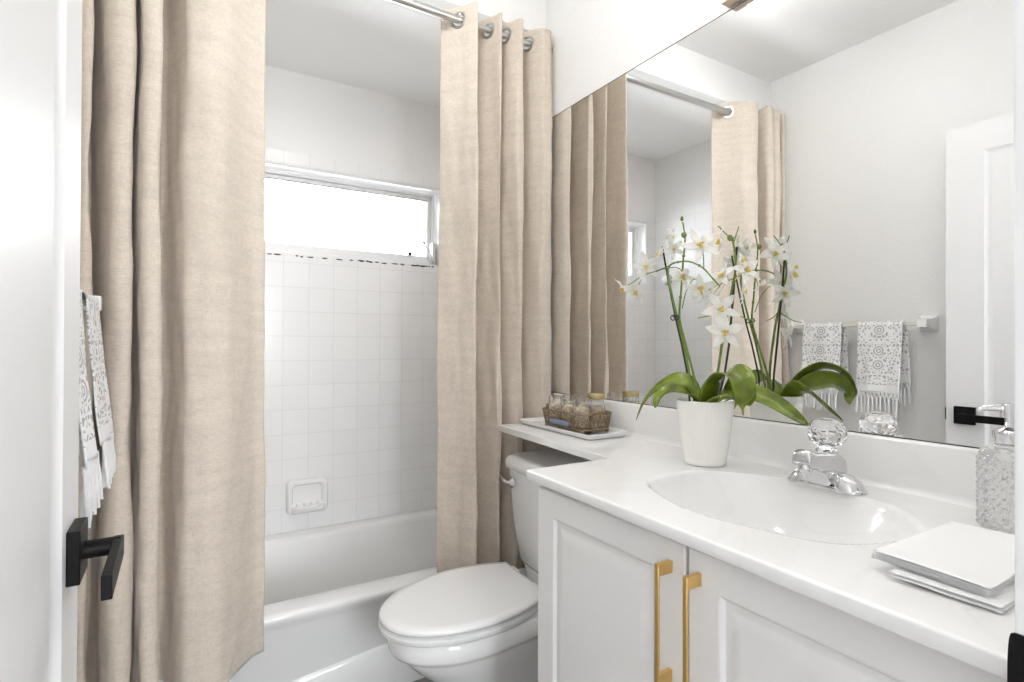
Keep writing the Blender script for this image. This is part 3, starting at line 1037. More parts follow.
rings = []
for s in (-1, -0.86, -0.6, 0.6, 0.86, 1):
    k = {1: 0.80, 0.86: 0.93, 0.6: 1.0}[abs(s)]
    cx_, cz_ = 1.11, 0.955
    rings.append([(FX - 1.143 + cx_ + (x - cx_) * (0.94 + 0.06 * k), FY + s * hw(x), cz_ + (z - cz_) * k) for x, z in side])
g.loft(rings)
g.build('spout', M_chrome, fau, angle=50)
g = MB(); g.lathe([(0.011, 0.0), (0.0125, -0.004), (0.0125, -0.016), (0.010, -0.018), (0.0, -0.015)], (FX-0.070, FY, 0.974), 20); g.build('aerator', M_chrome, fau)
g = MB(); g.lathe([(0.021, 0.0), (0.021, 0.008), (0.014, 0.013), (0.010, 0.02), (0.010, 0.030)], (FX+0.005, FY, 0.984), 24); g.build('knob_stem', M_chrome, fau)
g = MB()
kp = [(0.011, 0.0), (0.022, 0.002), (0.0325, 0.011), (0.0365, 0.025), (0.0345, 0.038), (0.027, 0.049), (0.017, 0.053), (0.0, 0.053)]
rings = []
for k, (r, z) in enumerate(kp):
    rings.append([(FX + 0.005 + r * math.cos(2 * PI * (i + 0.5 * (k % 2)) / 12), FY + r * math.sin(2 * PI * (i + 0.5 * (k % 2)) / 12), 0.998 + z) for i in range(12)])
g.loft(rings)
kn = g.build('knob', M_crystal, fau, flat=True); kn['label'] = 'clear faceted crystal knob'
g = MB(); g.lathe([(0.0, 0.0), (0.0155, 0.0), (0.0165, 0.002), (0.012, 0.004), (0.0, 0.005)], (FX+0.005, FY, 1.0512), 24); g.build('knob_cap', M_chrome, kn)

# mirror ---------------------------------------------------------------
mir = thing('mirror', (1.212, 0.95, 1.02), 'large frameless wall mirror above the vanity backsplash', 'mirror')
boxes(((1.2095, 0.186, 1.0195), (1.2145, 1.716, 2.064))).build('mirror_glass', M_mirror, mir)
boxes(((1.2085, 0.186, 1.0182), (1.2148, 1.716, 1.0205)), ((1.2085, 0.186, 2.0635), (1.2148, 1.716, 2.0652)), ((1.2088, 1.7155, 1.0182), (1.2148, 1.7168, 2.0652))).build('edge_channel', M_dark, mir)

# vanity light over the mirror ------------------------------------------
vl = thing('vanity_light', (1.20, 0.60, 2.12), 'vanity light bar with frosted globes above the mirror', 'light fixture')
M_plate = mat('warm_nickel', (0.60, 0.49, 0.40), 0.4, 0.2)
boxes(((1.178, 0.290, 2.0705), (1.2145, 0.916, 2.185))).build('backplate', M_plate, vl, bevel=0.003)
for y in (0.845, 0.60, 0.355):
    g = MB(); g.lathe([(0.022, 0.0), (0.024, 0.01), (0.018, 0.03), (0.018, 0.045)], (1.178, y, 2.13), 20, (-1, 0, 0.25)); hl = g.build('socket', M_plate, vl)
    g = MB(); g.lathe([(0.054 * math.sin(PI * k / 16) + 1e-5, -0.054 * math.cos(PI * k / 16)) for k in range(17)], (1.092, y, 2.158), 28); g.build('globe', M_globe, hl)

# ceiling lamp of the room, then a fill lamp added in the unseen hall -----------
cl = thing('ceiling_lamp', (0.57, 1.24, ZC), 'flush round ceiling lamp with frosted glass, its edge reflected at the top of the mirror', 'ceiling lamp')
g = MB(); g.lathe([(0.115, 0.0), (0.12, -0.012), (0.115, -0.02)], (0.57, 1.24, ZC), 32); g.build('lamp_base', M_nickel, cl)
g = MB(); g.lathe([(0.110, -0.02), (0.104, -0.045), (0.080, -0.078), (0.04, -0.097), (0.0, -0.103)], (0.57, 1.24, ZC), 32); g.build('lamp_shade', M_ceillamp, cl)

hl_ = thing('hall_fill_lamp', (0.30, -1.50, ZC), 'flush round fill lamp added on the unseen hall ceiling', 'ceiling lamp')
g = MB(); g.lathe([(0.15, 0.0), (0.155, -0.012), (0.15, -0.02)], (0.30, -1.50, ZC), 32); g.build('lamp_base', M_nickel, hl_)
g = MB(); g.lathe([(0.145, -0.02), (0.135, -0.045), (0.10, -0.07), (0.05, -0.082), (0.0, -0.085)], (0.30, -1.50, ZC), 32); g.build('lamp_shade', M_hallfill, hl_)

# ================================================================== TRAY, BASKET, JARS
tray = thing('tray', (1.11, 1.44, ZT), 'white ceramic tray on the shelf over the toilet tank', 'tray')
g = MB()


def tr(x, y):
    a = math.radians(1.5)
    dx, dy = x - 1.11, y - 1.445
    return 1.112 + dx * math.cos(a) + dy * math.sin(a), 1.445 - dx * math.sin(a) + dy * math.cos(a)


def tr_ring(i, z, r=0.012):
    return [(*tr(p[0], p[1]), z) for p in rrect(1.020 + i, 1.186 - i, 1.240 + i, 1.645 - i, r, z)]


g.loft([tr_ring(0.014, ZT + 0.0004), tr_ring(0.010, ZT + 0.004), tr_ring(0.001, ZT + 0.0155), tr_ring(0.0, ZT + 0.018), tr_ring(0.004, ZT + 0.018), tr_ring(0.013, ZT + 0.008), tr_ring(0.018, ZT + 0.007)])
g.build('tray_body', M_china, tray, angle=50)

BX0, BX1, BY0, BY1, BZ = 1.042, 1.168, 1.305, 1.525, ZT + 0.0075
bas = thing('wire_basket', (1.105, 1.415, BZ), 'bronze filigree wire basket holding glass jars on the white tray', 'basket')


def loop(i, z, r=0.03):
    p = [Vector(q) for q in rrect(BX0 + i, BX1 - i, BY0 + i, BY1 - i, r, z, 6)]
    return p + [p[0]]


g = MB(); g.loft([[p for p in loop(0.004, BZ + 0.012)[:-1]], [p for p in loop(0.004, BZ + 0.014)[:-1]]]); g.tube(loop(0.003, BZ + 0.012), 0.0028, 6); g.build('base_plate', M_bronze, bas)
g = MB(); g.tube(loop(-0.004, BZ + 0.060), 0.0028, 6); g.build('rim', M_bronze, bas)
g = MB()


def even(pts, n):
    d = [0.0]
    for a, b in zip(pts, pts[1:]):
        d.append(d[-1] + (b - a).length)
    out, k = [], 0
    for q in range(n + 1):
        t = d[-1] * q / n
        while k < len(d) - 2 and d[k + 1] < t:
            k += 1
        out.append(pts[k].lerp(pts[k + 1], (t - d[k]) / max(1e-9, d[k + 1] - d[k])))
    return out


lo = even(loop(0.003, BZ + 0.014), 176)
hi_ = even(loop(-0.004, BZ + 0.060), 176)
nseg = 44
for k in range(nseg):
    i0 = int(k / nseg * (len(lo) - 1)); i1 = int((k + 1) / nseg * (len(lo) - 1)); im = (i0 + i1) // 2
    a, b_, c_, d_ = lo[i0], hi_[i1], lo[i1], hi_[i0]
    mid = (a + b_) / 2
    out_ = (mid - Vector((1.105, 1.415, mid.z))).normalized() * 0.002
    g.tube([a, a.lerp(b_, 0.35) + out_, b_], 0.0013, 5)
    g.tube([c_, c_.lerp(d_, 0.35) - out_, d_], 0.0013, 5)
    cc = lo[im].lerp(hi_[im], 0.5)
    tdir = (lo[i1] - lo[i0]).normalized()
    nn_ = tdir.cross(Vector((0, 0, 1)))
    g.torus(cc, 0.0062, 0.0012, nn_, 12, 5)
g.build('filigree', M_bronze, bas)
for x in (BX0 + 0.014, BX1 - 0.014):
    for y in (BY0 + 0.014, BY1 - 0.014):
        g = MB(); g.lathe([(0.0012, 0.0), (0.0055, 0.002), (0.0065, 0.006), (0.0045, 0.0115)], (x, y, BZ), 10); g.build('foot', M_bronze, bas)
for y, s in ((BY1 + 0.004, 1), (BY0 - 0.004, -1)):
    g = MB()
    g.tube([(1.105 + 0.030 * math.cos(a), y + s * 0.016 * math.sin(a), BZ + 0.060 + 0.010 * math.sin(a)) for a in [PI * k / 14 for k in range(15)]], 0.0042, 8)
    for k in range(7):
        a = PI * (k + 0.5) / 7
        g.torus((1.105 + 0.030 * math.cos(a), y + s * 0.016 * math.sin(a), BZ + 0.060 + 0.010 * math.sin(a)), 0.005, 0.0018, (-math.sin(a), math.cos(a) * s, 0), 10, 5)
    g.build('handle', M_bronze, bas)
g = MB()
rb = [p for p in crom(loop(-0.001, BZ + 0.02), 4) if p.x < 1.055 and 1.36 < p.y < 1.47]
rb.sort(key=lambda p: p.y)
if len(rb) > 1:
    g.add([(p.x - 0.003, p.y, BZ + 0.018) for p in rb] + [(p.x - 0.003, p.y, BZ + 0.034) for p in rb], [(i, i + 1, len(rb) + i + 1, len(rb) + i) for i in range(len(rb) - 1)])
    g.build('ribbon', M_ribbon, bas, solid=0.001)['label'] = 'blue-grey band along the front'


def make_jar(loc, label, lid):
    r = thing('glass_jar', loc, label, 'jar', 'glass jars in the bronze basket')
    x, y, z = loc
    K = 1.12
    def sc_(pr):
        return [(a * K, b * K) for a, b in pr]
    g = MB(); g.lathe(sc_([(0.0, 0.0), (0.0225, 0.0), (0.0245, 0.003), (0.0250, 0.055), (0.0225, 0.066), (0.0225, 0.078), (0.0235, 0.080), (0.0205, 0.080), (0.0205, 0.064), (0.0228, 0.054), (0.0223, 0.005), (0.0, 0.004)]), loc, 28); g.build('jar_glass', M_glass, r, angle=60)
    g = MB(); g.lathe(sc_([(0.0, 0.0055), (0.0215, 0.006), (0.0222, 0.05), (0.018, 0.058), (0.0, 0.061)]), loc, 24); g.build('filling', M_wax, r)
    if lid:
        g = MB(); g.lathe(sc_([(0.0, 0.0805), (0.0245, 0.0805), (0.0250, 0.083), (0.0250, 0.092), (0.0235, 0.094), (0.0, 0.094)]), loc, 28); g.build('lid', M_lid, r)
    return r


zj = BZ + 0.0142
make_jar((1.0745, 1.481, zj), 'open glass jar in the basket, front row, nearest the curtain', False)
make_jar((1.0745, 1.4155, zj), 'open glass jar in the middle of the front row of the basket', False)
make_jar((1.0745, 1.350, zj), 'open glass jar in the basket, front row, nearest the orchid', False)
make_jar((1.1355, 1.481, zj), 'open glass jar in the basket, back row, nearest the curtain', False)
make_jar((1.1355, 1.4155, zj), 'open glass jar in the middle of the back row of the basket', False)
make_jar((1.1355, 1.350, zj), 'glass jar with a brass lid at the back of the basket, nearest the orchid', True)

# ================================================================== ORCHID
PX, PY = 1.070, 0.875
orc = thing('potted_orchid', (PX, PY, ZT), 'white orchid with arching green leaves in a cream ribbed pot', 'orchid')
g = MB()
rib = lambda a, z: 0.00045 * math.cos(40 * a) if 0.012 < z < 0.146 else 0.0
prof = [(0.0, 0.0004), (0.044, 0.0004), (0.0475, 0.003), (0.0485, 0.010), (0.0480, 0.014)] + [(0.049 + 0.016 * (k / 12) ** 0.8, 0.018 + 0.124 * k / 12) for k in range(13)] + [(0.0655, 0.147), (0.0665, 0.150), (0.0645, 0.152), (0.060, 0.150), (0.058, 0.142), (0.057, 0.13), (0.0, 0.13)]
g.lathe(prof, (PX, PY, ZT), 144, mod=rib)
g.build('pot', M_pot, orc, angle=60)
g = MB(); g.grid(lambda u, v: (PX + 0.057 * v * math.cos(2 * PI * u), PY + 0.057 * v * math.sin(2 * PI * u), ZT + 0.134 + 0.006 * noise.noise(Vector((u * 9, v * 5, 1))) + 0.006 * (1 - v)), 24, 6, wrap=True)
g.build('bark', M_bark, orc, angle=60)


def leaf(pts, W, name='leaf', roll=0.0, fold=0.35, wpow=0.55, tipw=0.0):
    P = crom(pts, 7)
    n = len(P) - 1
    g = MB()
    rows = []
    for i, p in enumerate(P):
        t = i / n
        tg = (P[min(i + 1, n)] - P[max(i - 1, 0)]).normalized()
        sd = tg.cross(Vector((0, 0, 1)))
        sd = sd.normalized() if sd.length > 0.15 else rows[-1][1]
        if rows and sd.dot(rows[-1][1]) < 0:
            sd = -sd
        sd = (Matrix.Rotation(roll * min(1.0, 0.3 + 2.5 * t), 4, tg) @ sd).normalized()
        nr = sd.cross(tg).normalized()
        if nr.z < 0 and not rows:
            nr = -nr
        w = W * (math.sin(PI * min(1.0, (0.12 + 0.88 * t) ** 0.85)) ** wpow) if t < 1 else W * 0.04
        rows.append((p, sd, nr, max(w, W * 0.05)))
    K = 8
    vs = []
    for p, sd, nr, w in rows:
        for k in range(K + 1):
            s = 2 * k / K - 1
            vs.append(p + sd * (s * w) + nr * (fold * w * (abs(s) ** 1.3)))
    fs = [(j * (K + 1) + k, j * (K + 1) + k + 1, (j + 1) * (K + 1) + k + 1, (j + 1) * (K + 1) + k) for j in range(n) for k in range(K)]
    g.add(vs, fs)
    return g.build(name, M_leaf, orc, angle=180, solid=0.0016)


leaf([(1.064, 0.882, 1.055), (1.052, 0.905, 1.104), (1.040, 0.940, 1.114), (1.032, 0.982, 1.094), (1.024, 1.024, 1.054), (1.018, 1.050, 1.004)], 0.024, fold=0.22, roll=-0.6)
leaf([(1.058, 0.876, 1.058), (1.018, 0.890, 1.088), (0.992, 0.914, 1.092), (0.975, 0.928, 1.078), (0.966, 0.934, 1.050)], 0.022, fold=0.3, roll=-0.4)
leaf([(1.058, 0.858, 1.058), (1.042, 0.824, 1.108), (1.026, 0.778, 1.140), (1.014, 0.738, 1.131), (1.006, 0.722, 1.096), (1.002, 0.722, 1.054)], 0.030, fold=0.3, roll=0.3)
leaf([(1.056, 0.846, 1.056), (1.040, 0.795, 1.098), (1.028, 0.752, 1.108), (1.018, 0.726, 1.094), (1.014, 0.715, 1.074)], 0.032, fold=0.3, roll=0.8)
leaf([(1.074, 0.848, 1.058), (1.096, 0.800, 1.092), (1.118, 0.757, 1.085), (1.134, 0.716, 1.062), (1.142, 0.666, 1.030)], 0.024, fold=0.2, roll=0.75)


def stalk(name, pts, r0, r1, m, extra=()):
    P = crom(pts, 8)
    g = MB()
    n = len(P) - 1
    g.tube(P, [r0 + (r1 - r0) * i / n for i in range(n + 1)], 8)
    for k in (0.35, 0.55, 0.75):
        g.lathe([(r0 * 0.9, -0.003), (r0 * 1.25, 0.0), (r0 * 0.9, 0.003)], P[int(k * n)], 8)
    for e, rr in extra:
        g.tube(crom(e, 5), rr, 6)
    return g.build(name, m, orc, angle=60)


base = ZT + 0.13
stalk('flower_spike', [(1.066, 0.885, base), (1.065, 0.902, 1.120), (1.065, 0.928, 1.200), (1.065, 0.948, 1.267), (1.065, 0.943, 1.336), (1.065, 0.937, 1.405), (1.065, 0.931, 1.459), (1.065, 0.938, 1.504)], 0.0034, 0.0018, M_stem,
      [([(1.065, 0.940, 1.290), (1.062, 0.925, 1.330), (1.060, 0.905, 1.355), (1.06, 0.895, 1.358)], 0.0012), ([(1.065, 0.93, 1.36), (1.06, 0.945, 1.39), (1.06, 0.99, 1.395), (1.058, 1.02, 1.39)], 0.0012)])
stalk('flower_spike', [(1.066, 0.898, base), (1.066, 0.935, 1.20), (1.066, 0.966, 1.30), (1.064, 0.985, 1.38), (1.062, 0.975, 1.402), (1.060, 0.945, 1.406), (1.060, 0.911, 1.402), (1.060, 0.875, 1.384), (1.060, 0.847, 1.357), (1.060, 0.825, 1.335)], 0.0028, 0.0019, M_stem,
      [([(1.060, 0.870, 1.381), (1.056, 0.868, 1.405), (1.06, 0.874, 1.425)], 0.0012), ([(1.062, 0.975, 1.402), (1.055, 1.010, 1.392), (1.050, 1.06, 1.383), (1.05, 1.115, 1.362)], 0.0013), ([(1.053, 1.05, 1.386), (1.052, 1.07, 1.37), (1.055, 1.085, 1.352)], 0.0012)])
stalk('flower_spike', [(1.080, 0.872, base), (1.105, 0.869, 1.120), (1.110, 0.852, 1.236), (1.110, 0.838, 1.300), (1.110, 0.824, 1.360), (1.110, 0.820, 1.394), (1.110, 0.828, 1.447), (1.110, 0.826, 1.452)], 0.0034, 0.002, M_stem,
      [([(1.11, 0.826, 1.440), (1.105, 0.842, 1.462), (1.10, 0.862, 1.485)], 0.0014), ([(1.11, 0.826, 1.440), (1.11, 0.818, 1.460), (1.11, 0.812, 1.476)], 0.0014),
       ([(1.11, 0.842, 1.285), (1.09, 0.87, 1.272), (1.075, 0.90, 1.265)], 0.0016), ([(1.11, 0.842, 1.285), (1.115, 0.80, 1.262), (1.12, 0.775, 1.256)], 0.0014)])
g = MB(); g.tube([(1.070, 0.918, base - 0.02), (1.070, 0.925, 1.119), (1.070, 0.945, 1.20), (1.070, 0.964, 1.263), (1.070, 0.984, 1.340), (1.070, 1.010, 1.455)], 0.0023, 8); g.build('support_stake', M_stake, orc)
g = MB(); g.tube([(1.095, 0.868, base - 0.02), (1.112, 0.852, 1.129), (1.115, 0.842, 1.20), (1.115, 0.834, 1.283), (1.115, 0.826, 1.365), (1.115, 0.821, 1.430)], 0.0026, 8); g.build('support_stake', M_stake, orc)
g = MB()
for s in (-1, 1):
    g.torus((1.060, 0.958 + s * 0.007, 1.268), 0.006, 0.0016, (1, 0.3 * s, 0), 12, 6)
g.tube([(1.06, 0.951, 1.262), (1.06, 0.965, 1.274)], 0.0025, 6)
g.build('stem_clip', M_stake, orc)

# flowers: one mesh for the five petals, one for the yellow lip, shared by every flower


def petal_mesh():
    g = MB()
    for k, (L, W, cup) in enumerate(((0.046, 0.0095, 0.10), (0.043, 0.0120, 0.02), (0.045, 0.0095, 0.12), (0.045, 0.0095, 0.12), (0.043, 0.0120, 0.02))):
        a = PI / 2 + 2 * PI * k / 5
        ca, sa = math.cos(a), math.sin(a)

        def f(u, v, L=L, W=W, cup=cup, ca=ca, sa=sa, k=k):
            r = 0.003 + L * v
            w = W * (math.sin(PI * min(1.0, 0.10 + 0.90 * v ** 0.85)) ** 0.8) * (2 * u - 1)
            z = 0.10 * r - cup * 6 * r * r + 0.25 * abs(2 * u - 1) * W * (1 - v) + 0.0015 * math.sin(9 * v + k)
            return (r * ca - w * sa, r * sa + w * ca, z)
        g.grid(f, 6, 10)
    return g


fl_n = 0


def flower(loc, face, roll=0.0, s=1.0, openness=1.0):
    global fl_n, FL_SRC, LIP_SRC
    if fl_n == 0:
        FL_SRC = petal_mesh().build('flower', M_petal, None, angle=180, solid=0.0007)
        g = MB()
        g.lathe([(0.0, -0.002), (0.0045, 0.0), (0.0065, 0.005), (0.0058, 0.010), (0.0035, 0.0125), (0.0, 0.012)], (0, 0, 0), 12)
        g.lathe([(0.0, 0.0), (0.004, 0.002), (0.0045, 0.009), (0.0015, 0.014), (0.0, 0.0145)], (0, -0.005, 0.003), 10, (0, -0.55, 0.8))
        for q in (-1, 1):
            g.lathe([(0.0, 0.0), (0.003, 0.002), (0.0032, 0.007), (0.0, 0.010)], (q * 0.005, 0.001, 0.003), 8, (q * 0.5, 0.1, 0.8))
        LIP_SRC = g.build('lip', M_yellow, FL_SRC, angle=60)
        LIP_SRC.scale = (0.78, 0.78, 0.78)
        o, l = FL_SRC, LIP_SRC
    else:
        o = FL_SRC.copy(); C.objects.link(o)
        l = LIP_SRC.copy(); C.objects.link(l); l.parent = o
    fl_n += 1
    o.parent = orc
    o.location = Vector(loc) - orc.location
    q = Vector(face).normalized().to_track_quat('Z', 'Y')
    o.rotation_mode = 'QUATERNION'
    o.rotation_quaternion = q @ Matrix.Rotation(roll, 4, 'Z').to_quaternion()
    o.scale = (s, s, s * openness)
    return o


V = (-0.77, -0.63, 0.05)   # roughly towards the doorway
for loc, face, roll, s, op in (
        ((1.050, 1.130, 1.358), (-0.6, 0.5, -0.55), 0.3, 0.80, 1.8),
        ((1.055, 1.091, 1.344), (-0.7, -0.25, -0.6), 0.9, 0.85, 1.5),
        ((1.050, 1.047, 1.406), (-0.80, -0.55, -0.10), 0.2, 0.86, 1.0),
        ((1.062, 1.008, 1.432), (-0.4, 0.5, 0.5), 1.0, 0.80, 1.6),
        ((1.072, 0.972, 1.442), (-0.85, -0.5, 0.0), 0.5, 0.62, 1.2),
        ((1.062, 0.966, 1.472), (-0.35, 0.85, 0.25), 0.1, 0.80, 1.9),
        ((1.055, 0.878, 1.436), (-0.55, -0.70, 0.30), 0.4, 1.0, 1.2),
        ((1.055, 0.928, 1.371), (-0.5, -0.2, -0.7), 0.6, 0.72, 1.7),
        ((1.056, 0.876, 1.338), (-0.55, -0.45, -0.65), 0.1, 0.85, 1.5),
        ((1.105, 0.852, 1.446), (-0.6, 0.75, 0.1), 0.7, 0.90, 1.6),
        ((1.095, 0.845, 1.362), (-0.75, 0.1, 0.4), 0.2, 0.85, 1.3),
        ((1.090, 0.846, 1.284), (-0.72, -0.60, 0.22), 0.55, 0.98, 1.0),
        ((1.090, 0.834, 1.230), (-0.80, -0.58, 0.05), 0.05, 0.98, 1.0),
        ((1.118, 0.800, 1.374), (-0.3, -0.85, 0.25), 0.3, 0.85, 1.5),
        ((1.125, 0.815, 1.330), (0.5, -0.6, -0.1), 0.3, 0.8, 1.4),
        ((1.130, 0.835, 1.430), (0.6, -0.4, 0.2), 0.8, 0.85, 1.3)):
    flower(loc, face, roll, s, op)
g = MB(); g.lathe([(0.0, -0.006), (0.003, -0.0045), (0.0046, 0.0), (0.0035, 0.0045), (0.0, 0.0065)], (1.105, 0.797, 1.395), 10, (0.3, -0.4, 0.8)); g.tube([(1.108, 0.799, 1.388), (1.11, 0.81, 1.365), (1.11, 0.822, 1.352)], 0.0011, 6)
g.build('bud', M_yellow, orc)
g = MB(); g.lathe([(0.0, -0.006), (0.003, -0.004), (0.0042, 0.0), (0.003, 0.005), (0.0, 0.008)], (1.064, 0.940, 1.512), 10); g.build('bud', M_stem, orc)
g = MB(); g.lathe([(0.0, -0.008), (0.005, -0.005), (0.0072, 0.0), (0.005, 0.006), (0.0, 0.008)], (1.06, 0.930, 1.470), 10); g.build('bud', M_stem, orc)
g = MB(); g.lathe([(0.0, -0.008), (0.005, -0.005), (0.0065, 0.0), (0.005, 0.006), (0.0, 0.008)], (1.106, 0.833, 1.452), 10); g.build('bud', M_stem, orc)

# ================================================================== SOAP DISPENSER AND NAPKINS
SX, SY = 1.092, 0.322
sd_ = thing('soap_dispenser', (SX, SY, ZT), 'cut crystal soap dispenser with a chrome pump beside the door jamb', 'soap dispenser')
g = MB()
dm = lambda a, z: 0.0030 * (abs(math.sin(8 * a + z * 208)) + abs(math.sin(8 * a - z * 208)) - 1.2) if 0.004 < z < 0.112 else 0.0
prof = [(0.0, 0.0004), (0.034, 0.0004), (0.0375, 0.003)] + [(0.038, 0.006 + 0.106 * k / 40) for k in range(41)] + [(0.037, 0.116), (0.033, 0.122), (0.020, 0.127), (0.018, 0.131), (0.0, 0.131)]
g.lathe(prof, (SX, SY, ZT), 112, mod=dm)
g.build('bottle', M_cut, sd_, angle=30)
g = MB(); g.lathe([(0.019, 0.0), (0.0205, 0.002), (0.0205, 0.020), (0.017, 0.023), (0.008, 0.026), (0.0055, 0.03), (0.0055, 0.045)], (SX, SY, ZT + 0.1305), 28)
g.build('collar', M_chrome, sd_)
g = MB()
g.lathe([(0.0, 0.0), (0.011, 0.0), (0.0115, 0.002), (0.0115, 0.018), (0.009, 0.021), (0.0, 0.022)], (SX, SY, ZT + 0.172), 20)
nd = Vector((-0.35, 0.94, 0)).normalized()
c0 = Vector((SX, SY, ZT + 0.1855))
g.tube([c0 + nd * 0.006, c0 + nd * 0.018, c0 + nd * 0.030 + Vector((0, 0, -0.001)), c0 + nd * 0.036 + Vector((0, 0, -0.006))], [0.0062, 0.0052, 0.0045, 0.0042], 12)
g.build('pump_head', M_chrome, sd_)


def napkin(label, x0, x1, y0, y1, z, plies, rot, th_, seed, curl):
    cx_, cy_ = (x0 + x1) / 2, (y0 + y1) / 2
    o = thing('folded_napkin', (cx_, cy_, z), label, 'napkin', 'white folded napkins on the counter')
    R = Matrix.Rotation(math.radians(rot), 3, 'Z')
    for k in range(plies):
        g = MB()
        ex = random.uniform(-0.003, 0.003)
        ey = random.uniform(-0.003, 0.003)

        def f(u, v, side):
            lx = (x0 - cx_) + (x1 - x0) * u + ex * (1 - u)
            ly = (y0 - cy_) + (y1 - y0) * v + ey
            zz = noise.noise(Vector((u * 2.2 + seed, v * 2.0, k * 0.15 + seed))) * 0.0022 + curl * ((1 - u) ** 3) * (v - 0.35) * 0.01
            edge = min(u, 1 - u, v, 1 - v)
            rnd = min(1.0, edge / 0.03) ** 0.5
            hgt = (k + 0.5) * th_ + side * th_ * 0.46 * rnd
            p = R @ Vector((lx, ly, 0))
            return (cx_ + p.x, cy_ + p.y, z + hgt + zz + 0.0018)
        NU, NV = 24, 20
        w = NU + 1
        t0 = g.grid(lambda u, v: f(u, v, 1), NU, NV)
        b0 = g.add([f(i / NU, j / NV, -1) for j in range(NV + 1) for i in range(NU + 1)], [])
        for j in range(NV):
            for i in range(NU):
                a = b0 + j * w + i
                g.f.append((a, a + w, a + w + 1, a + 1)); g.m.append(0)
        for i in range(NU):
            for j in (0, NV):
                a, b_ = t0 + j * w + i, b0 + j * w + i
                g.f.append((a, a + 1, b_ + 1, b_) if j else (b_, b_ + 1, a + 1, a)); g.m.append(0)
        for j in range(NV):
            for i in (0, NU):
                a, b_ = t0 + j * w + i, b0 + j * w + i
                g.f.append((b_, b_ + w, a + w, a) if i else (a, a + w, b_ + w, b_)); g.m.append(0)
        g.build('ply', M_cloth, o, angle=70)
    return o


napkin('white folded paper napkin at the bottom of the stack on the counter', 0.732, 0.93, 0.226, 0.332, ZT, 2, 2.0, 0.0042, 1.3, 0.2)
napkin('white folded paper napkin on top of the stack on the counter', 0.746, 0.976, 0.236, 0.353, ZT + 0.0092, 4, 0.0, 0.0035, 5.2, 0.4)

# ================================================================== TOWEL BAR AND TOWELS
TBX, TBZ = XL + 0.054, 1.292
tb = thing('towel_bar', (XL, 1.31, TBZ), 'ivory towel bar with white ceramic brackets on the left wall', 'towel bar')
boxes(((TBX - 0.009, 1.035, TBZ - 0.009), (TBX + 0.009, 1.598, TBZ + 0.009))).build('bar', M_bar, tb, bevel=0.003)
for y in (1.035, 1.598):
    g = MB()

    def sq(h, x, dz=0.0):
        return [(x, y - h, TBZ - h + dz), (x, y + h, TBZ - h + dz), (x, y + h, TBZ + h + dz), (x, y - h, TBZ + h + dz)]
    g.loft([sq(0.034, XL + 0.0005), sq(0.034, XL + 0.006), sq(0.026, XL + 0.016), sq(0.019, XL + 0.032), sq(0.0175, XL + 0.052), sq(0.0175, XL + 0.072)])
    g.build('bracket', M_ceramic, tb, angle=30, bevel=0.003)


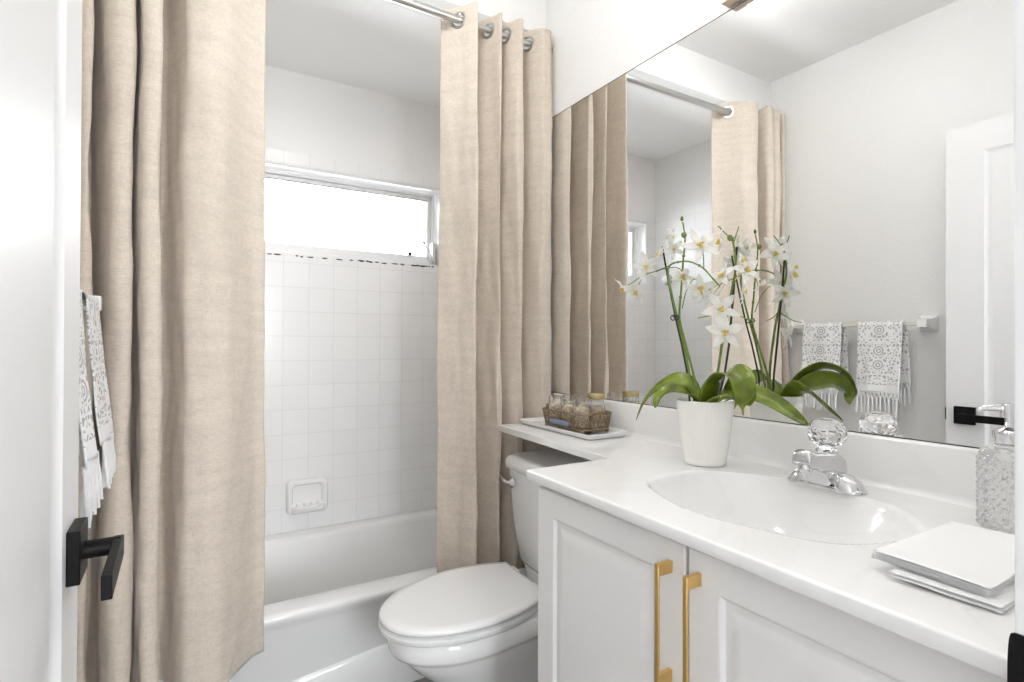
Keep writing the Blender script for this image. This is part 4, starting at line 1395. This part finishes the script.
def towel(y0, y1, label, seed, flare):
    yc = (y0 + y1) / 2
    o = thing('hand_towel', (TBX, yc, TBZ), label, 'towel', 'white damask hand towels on the towel bar')
    R_ = 0.0125
    front, back = 0.295, 0.250
    path = []
    for k in range(31):
        t = k / 30
        path.append((TBX + R_ + 0.006 + flare * (1 - t) ** 1.2, TBZ - front * (1 - t), -front * (1 - t)))
    for k in range(1, 9):
        a = PI * k / 8
        path.append((TBX + (R_ + 0.006 * (1 - k / 8)) * math.cos(a), TBZ + R_ * math.sin(a), 0.0 + 0.006 * k))
    for k in range(1, 26):
        t = k / 25
        path.append((TBX - R_ - 0.001, TBZ - back * t, 0.05 + back * t))
    g = MB()
    NW = 26
    n = len(path)
    uv = {}
    vs = []
    for j, (x, z, s) in enumerate(path):
        for i in range(NW + 1):
            u = i / NW - 0.5
            sh = -0.018 * max(0, (j - 34)) / (n - 34)
            drop = max(0.0, -s) if s < 0 else 0
            wob = 0.005 * math.sin(u * 9 + seed) * drop / front + 0.003 * noise.noise(Vector((u * 6, s * 9, seed)))
            wob = wob if j < 30 else 0
            narrow = 1 - 0.02 * drop / front
            vs.append((x + wob, yc + u * (y1 - y0) * narrow + sh, z))
            uv[len(vs) - 1] = (u * (y1 - y0), (front + s) if j <= 30 else (back + 0.05 - (s - 0.0)) + 0.0)
    g.uv = uv
    g.add(vs, [(j * (NW + 1) + i, (j + 1) * (NW + 1) + i, (j + 1) * (NW + 1) + i + 1, j * (NW + 1) + i + 1) for j in range(n - 1) for i in range(NW)])
    g.build('cloth', M_lace, o, angle=180, solid=0.003)
    for s_, (x, z, off) in ((1, (path[0][0], path[0][1], 0)), (-1, (path[-1][0], path[-1][1], -0.018))):
        g = MB()
        nt_ = 11
        for k in range(nt_):
            u = (k + 0.5) / nt_ - 0.5
            y = yc + u * (y1 - y0) * (0.98) + off
            L_ = random.uniform(0.085, 0.10)
            dx, dy = (random.uniform(-0.002, 0.008), random.uniform(-0.006, 0.006)) if s_ > 0 else (0.001, random.uniform(-0.004, 0.004))
            for e in (-1, 1):
                g.tube([(x, y + e * 0.0065, z + 0.002), (x + dx * 0.2, y + e * 0.004, z - 0.015), (x + dx * 0.3, y, z - 0.026)], [0.003, 0.003, 0.0035], 6)
            for q in range(3):
                ax, ay = random.uniform(-0.003, 0.003), random.uniform(-0.004, 0.004)
                if s_ < 0: ax *= 0.4
                g.tube([(x + dx * 0.3, y, z - 0.022), (x + dx * 0.6 + ax * 0.6, y + dy * 0.5 + ay * 0.6, z - 0.05), (x + dx + ax, y + dy + ay, z - L_ + random.uniform(0, 0.008))], [0.0035, 0.0042, 0.003], 6)
        g.build('fringe', M_fringe, o, angle=80)
    return o


towel(1.102, 1.278, 'white damask hand towel with fringe, nearer the door on the towel bar', 0.4, 0.026)
towel(1.348, 1.528, 'white damask hand towel with fringe, nearer the shower curtain on the towel bar', 2.2, 0.028)
